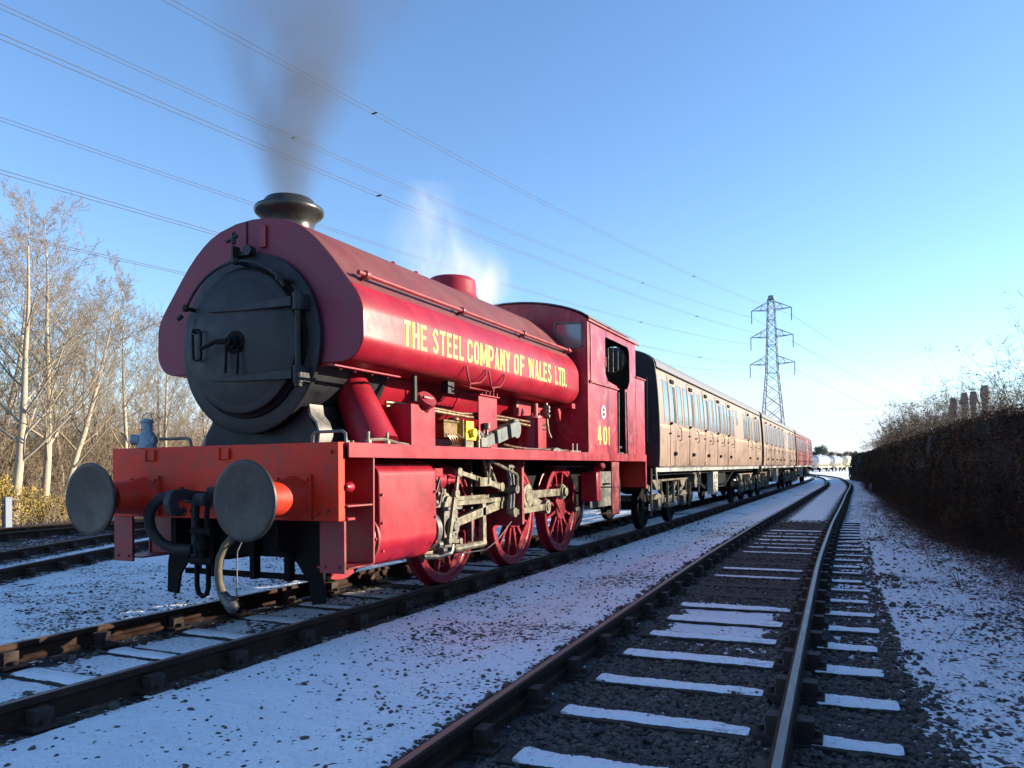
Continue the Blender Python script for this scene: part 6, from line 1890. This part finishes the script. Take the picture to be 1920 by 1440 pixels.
# ------------------------------------------------------------------ far trees
def far_tree(loc, h, w, seed, leafm, lab, dense=1., sz=.16):
    root = empty("far_tree", loc, category="tree", label=lab, group="distant trees beyond the wagons")
    R = np.random.default_rng(seed); cs = []; rs = []
    for k in range(12): cs.append((R.normal(0, w * .3), R.normal(0, w * .3), h * R.uniform(.3, .92))); rs.append(w * R.uniform(.22, .4) * (1.15 - cs[-1][2] / h * .5))
    V, F_ = leaf_cloud(int(4200 * dense), cs, rs, sz, R, .9, .3); link_mesh("crown", raw_mesh("crown", V, F_, leafm), root)
    mb = MB(); mb.tube([(0, 0, 0), (0, 0, h * .4), (.1, .1, h * .8)], [.22, .16, .05], 6)
    for k in range(6): a = k * 1.05; mb.tube([(0, 0, h * (.25 + .08 * k)), (cos(a) * w * .4, sin(a) * w * .4, h * (.45 + .08 * k))], [.08, .02], 4)
    mb.build("trunk", TWIG, root, smooth=60)


far_tree((-15.3, 214, 0), 7.4, 5.0, 1, EVERG, "dark evergreen tree behind the end of the red coach", 1.6, .13)
far_tree((-8.8, 223, 0), 6.8, 5.0, 2, EVERG, "rounded dark tree just right of the coach end", 1.6, .13)
far_tree((-4.6, 237, 0), 5.4, 4.5, 3, TWIG, "brown bushy tree in the middle of the far gap", 1.3, .12)
far_tree((-.2, 242, 0), 5.0, 4.5, 4, TWIG, "low brown tree right of the middle of the far gap", 1.3, .12)
far_tree((1.6, 205, 0), 3.6, 2.2, 5, EVERY, "yellow-green bush above the cream wagon", 1, .10)
far_tree((5.2, 232, 0), 8.6, 6.0, 6, TWIGP, "pale bare tree over the end of the hedge", .9, .09)
far_tree((9.5, 212, 0), 9.5, 7.0, 7, TWIGP, "pale bare tree farther right over the hedge end", 1.0, .09)
far_tree((-22, 212, 0), 9, 6.0, 8, EVERG, "evergreen behind the coaches left of the gap", 1.2, .14)

# ------------------------------------------------------------------ smoke and steam
def smoke(name, pts, rad, density, color, label, nscale=1.3, thr=.45, aniso=0., absorb=(0, 0, 0), fade=None):
    mb = MB(); P = [Vector(p) for p in pts]; base = P[0].copy()
    # smooth path
    Q = []
    for i in range(len(P) - 1):
        for k in range(4): Q.append((P[i].lerp(P[i + 1], k / 4), rad[i] + (rad[i + 1] - rad[i]) * k / 4))
    Q.append((P[-1], rad[-1]))
    mb.tube([q[0] for q in Q], [q[1] for q in Q], 20)
    m = bpy.data.materials.new(name + "_volume"); m.use_nodes = True; nt = m.node_tree; N, L = nt.nodes, nt.links; N.clear()
    out = N.new("ShaderNodeOutputMaterial"); v = N.new("ShaderNodeVolumePrincipled")
    v.inputs['Color'].default_value = (*color, 1); v.inputs['Anisotropy'].default_value = aniso
    L.new(v.outputs[0], out.inputs['Volume'])
    co = N.new("ShaderNodeTexCoord"); sp = N.new("ShaderNodeSeparateXYZ"); L.new(co.outputs['Object'], sp.inputs[0])
    z0, z1 = P[0].z, P[-1].z

    def M(op, a, b_=None, clamp=False):
        n = N.new("ShaderNodeMath"); n.operation = op; n.use_clamp = clamp
        for i, q in enumerate((a, b_)):
            if q is None: continue
            if isinstance(q, (int, float)): n.inputs[i].default_value = q
            else: L.new(q, n.inputs[i])
        return n.outputs[0]
    # radial falloff from the axis, whose x,y,r are curves of height
    h = M('DIVIDE', M('SUBTRACT', sp.outputs[2], z0), z1 - z0, True)

    def curve(vals):
        lo, hi = min(vals), max(vals); rngv = (hi - lo) or 1
        c = N.new("ShaderNodeFloatCurve"); cm = c.mapping.curves[0]
        hs = [(p.z - z0) / (z1 - z0) for p in P]
        cm.points[0].location = (hs[0], (vals[0] - lo) / rngv); cm.points[1].location = (hs[-1], (vals[-1] - lo) / rngv)
        for a, b_ in list(zip(hs, vals))[1:-1]: cm.points.new(a, (b_ - lo) / rngv)
        for q in cm.points: q.handle_type = 'VECTOR'
        c.mapping.update(); L.new(h, c.inputs['Value']); return M('ADD', M('MULTIPLY', c.outputs[0], rngv), lo)
    ax, ay, ar = curve([p.x for p in P]), curve([p.y for p in P]), curve(rad)
    dx = M('SUBTRACT', sp.outputs[0], ax); dy = M('SUBTRACT', sp.outputs[1], ay)
    dist = M('DIVIDE', M('SQRT', M('ADD', M('MULTIPLY', dx, dx), M('MULTIPLY', dy, dy))), ar)
    fall = M('MULTIPLY', M('SUBTRACT', .95, dist), 1.6, True)
    fall = M('MULTIPLY', fall, fall)
    mp = N.new("ShaderNodeMapping"); mp.inputs['Scale'].default_value = (1, 1, .45); L.new(co.outputs['Object'], mp.inputs[0])
    nz = N.new("ShaderNodeTexNoise"); nz.inputs['Scale'].default_value = nscale; nz.inputs['Detail'].default_value = 3; nz.inputs['Distortion'].default_value = .6
    L.new(mp.outputs[0], nz.inputs[0])
    nn = M('MULTIPLY', M('SUBTRACT', nz.outputs[0], thr), 5.0, True)
    fc = curve(fade if fade else [1] * len(P))
    dn = M('MULTIPLY', M('MULTIPLY', fall, nn), M('MULTIPLY', fc, density))
    L.new(dn, v.inputs['Density'])
    o = mb.build(name, m, None, smooth=60, category="smoke" if "smoke" in name else "steam", label=label, kind='thing')
    return o


smoke("smoke_plume", [(0, 1.50, 3.84), (-.05, 1.58, 4.6), (.0, 1.7, 5.6), (.2, 1.9, 7.0), (.6, 2.2, 8.8)], [.28, .62, 1.1, 1.75, 2.5], 2.9, (.17, .17, .18),
      "dark smoke rising from the chimney and drifting into the sky", .8, .40, fade=[1.0, .8, .5, .27, .14])
smoke("steam_wisp", [(-.3, 6.0, 3.6), (-.5, 5.9, 4.1), (-.8, 5.6, 4.7), (-.7, 5.5, 5.6)], [.85, 1.15, 1.1, .6], 2.3, (.97, .97, .98),
      "faint white steam drifting up behind the dome in front of the cab", 1.5, .45, fade=[1.7, 1.1, .4, .15])

print("faces", sum(len(o.data.polygons) for o in bpy.data.objects if o.type == 'MESH'), "objects", len(bpy.data.objects))
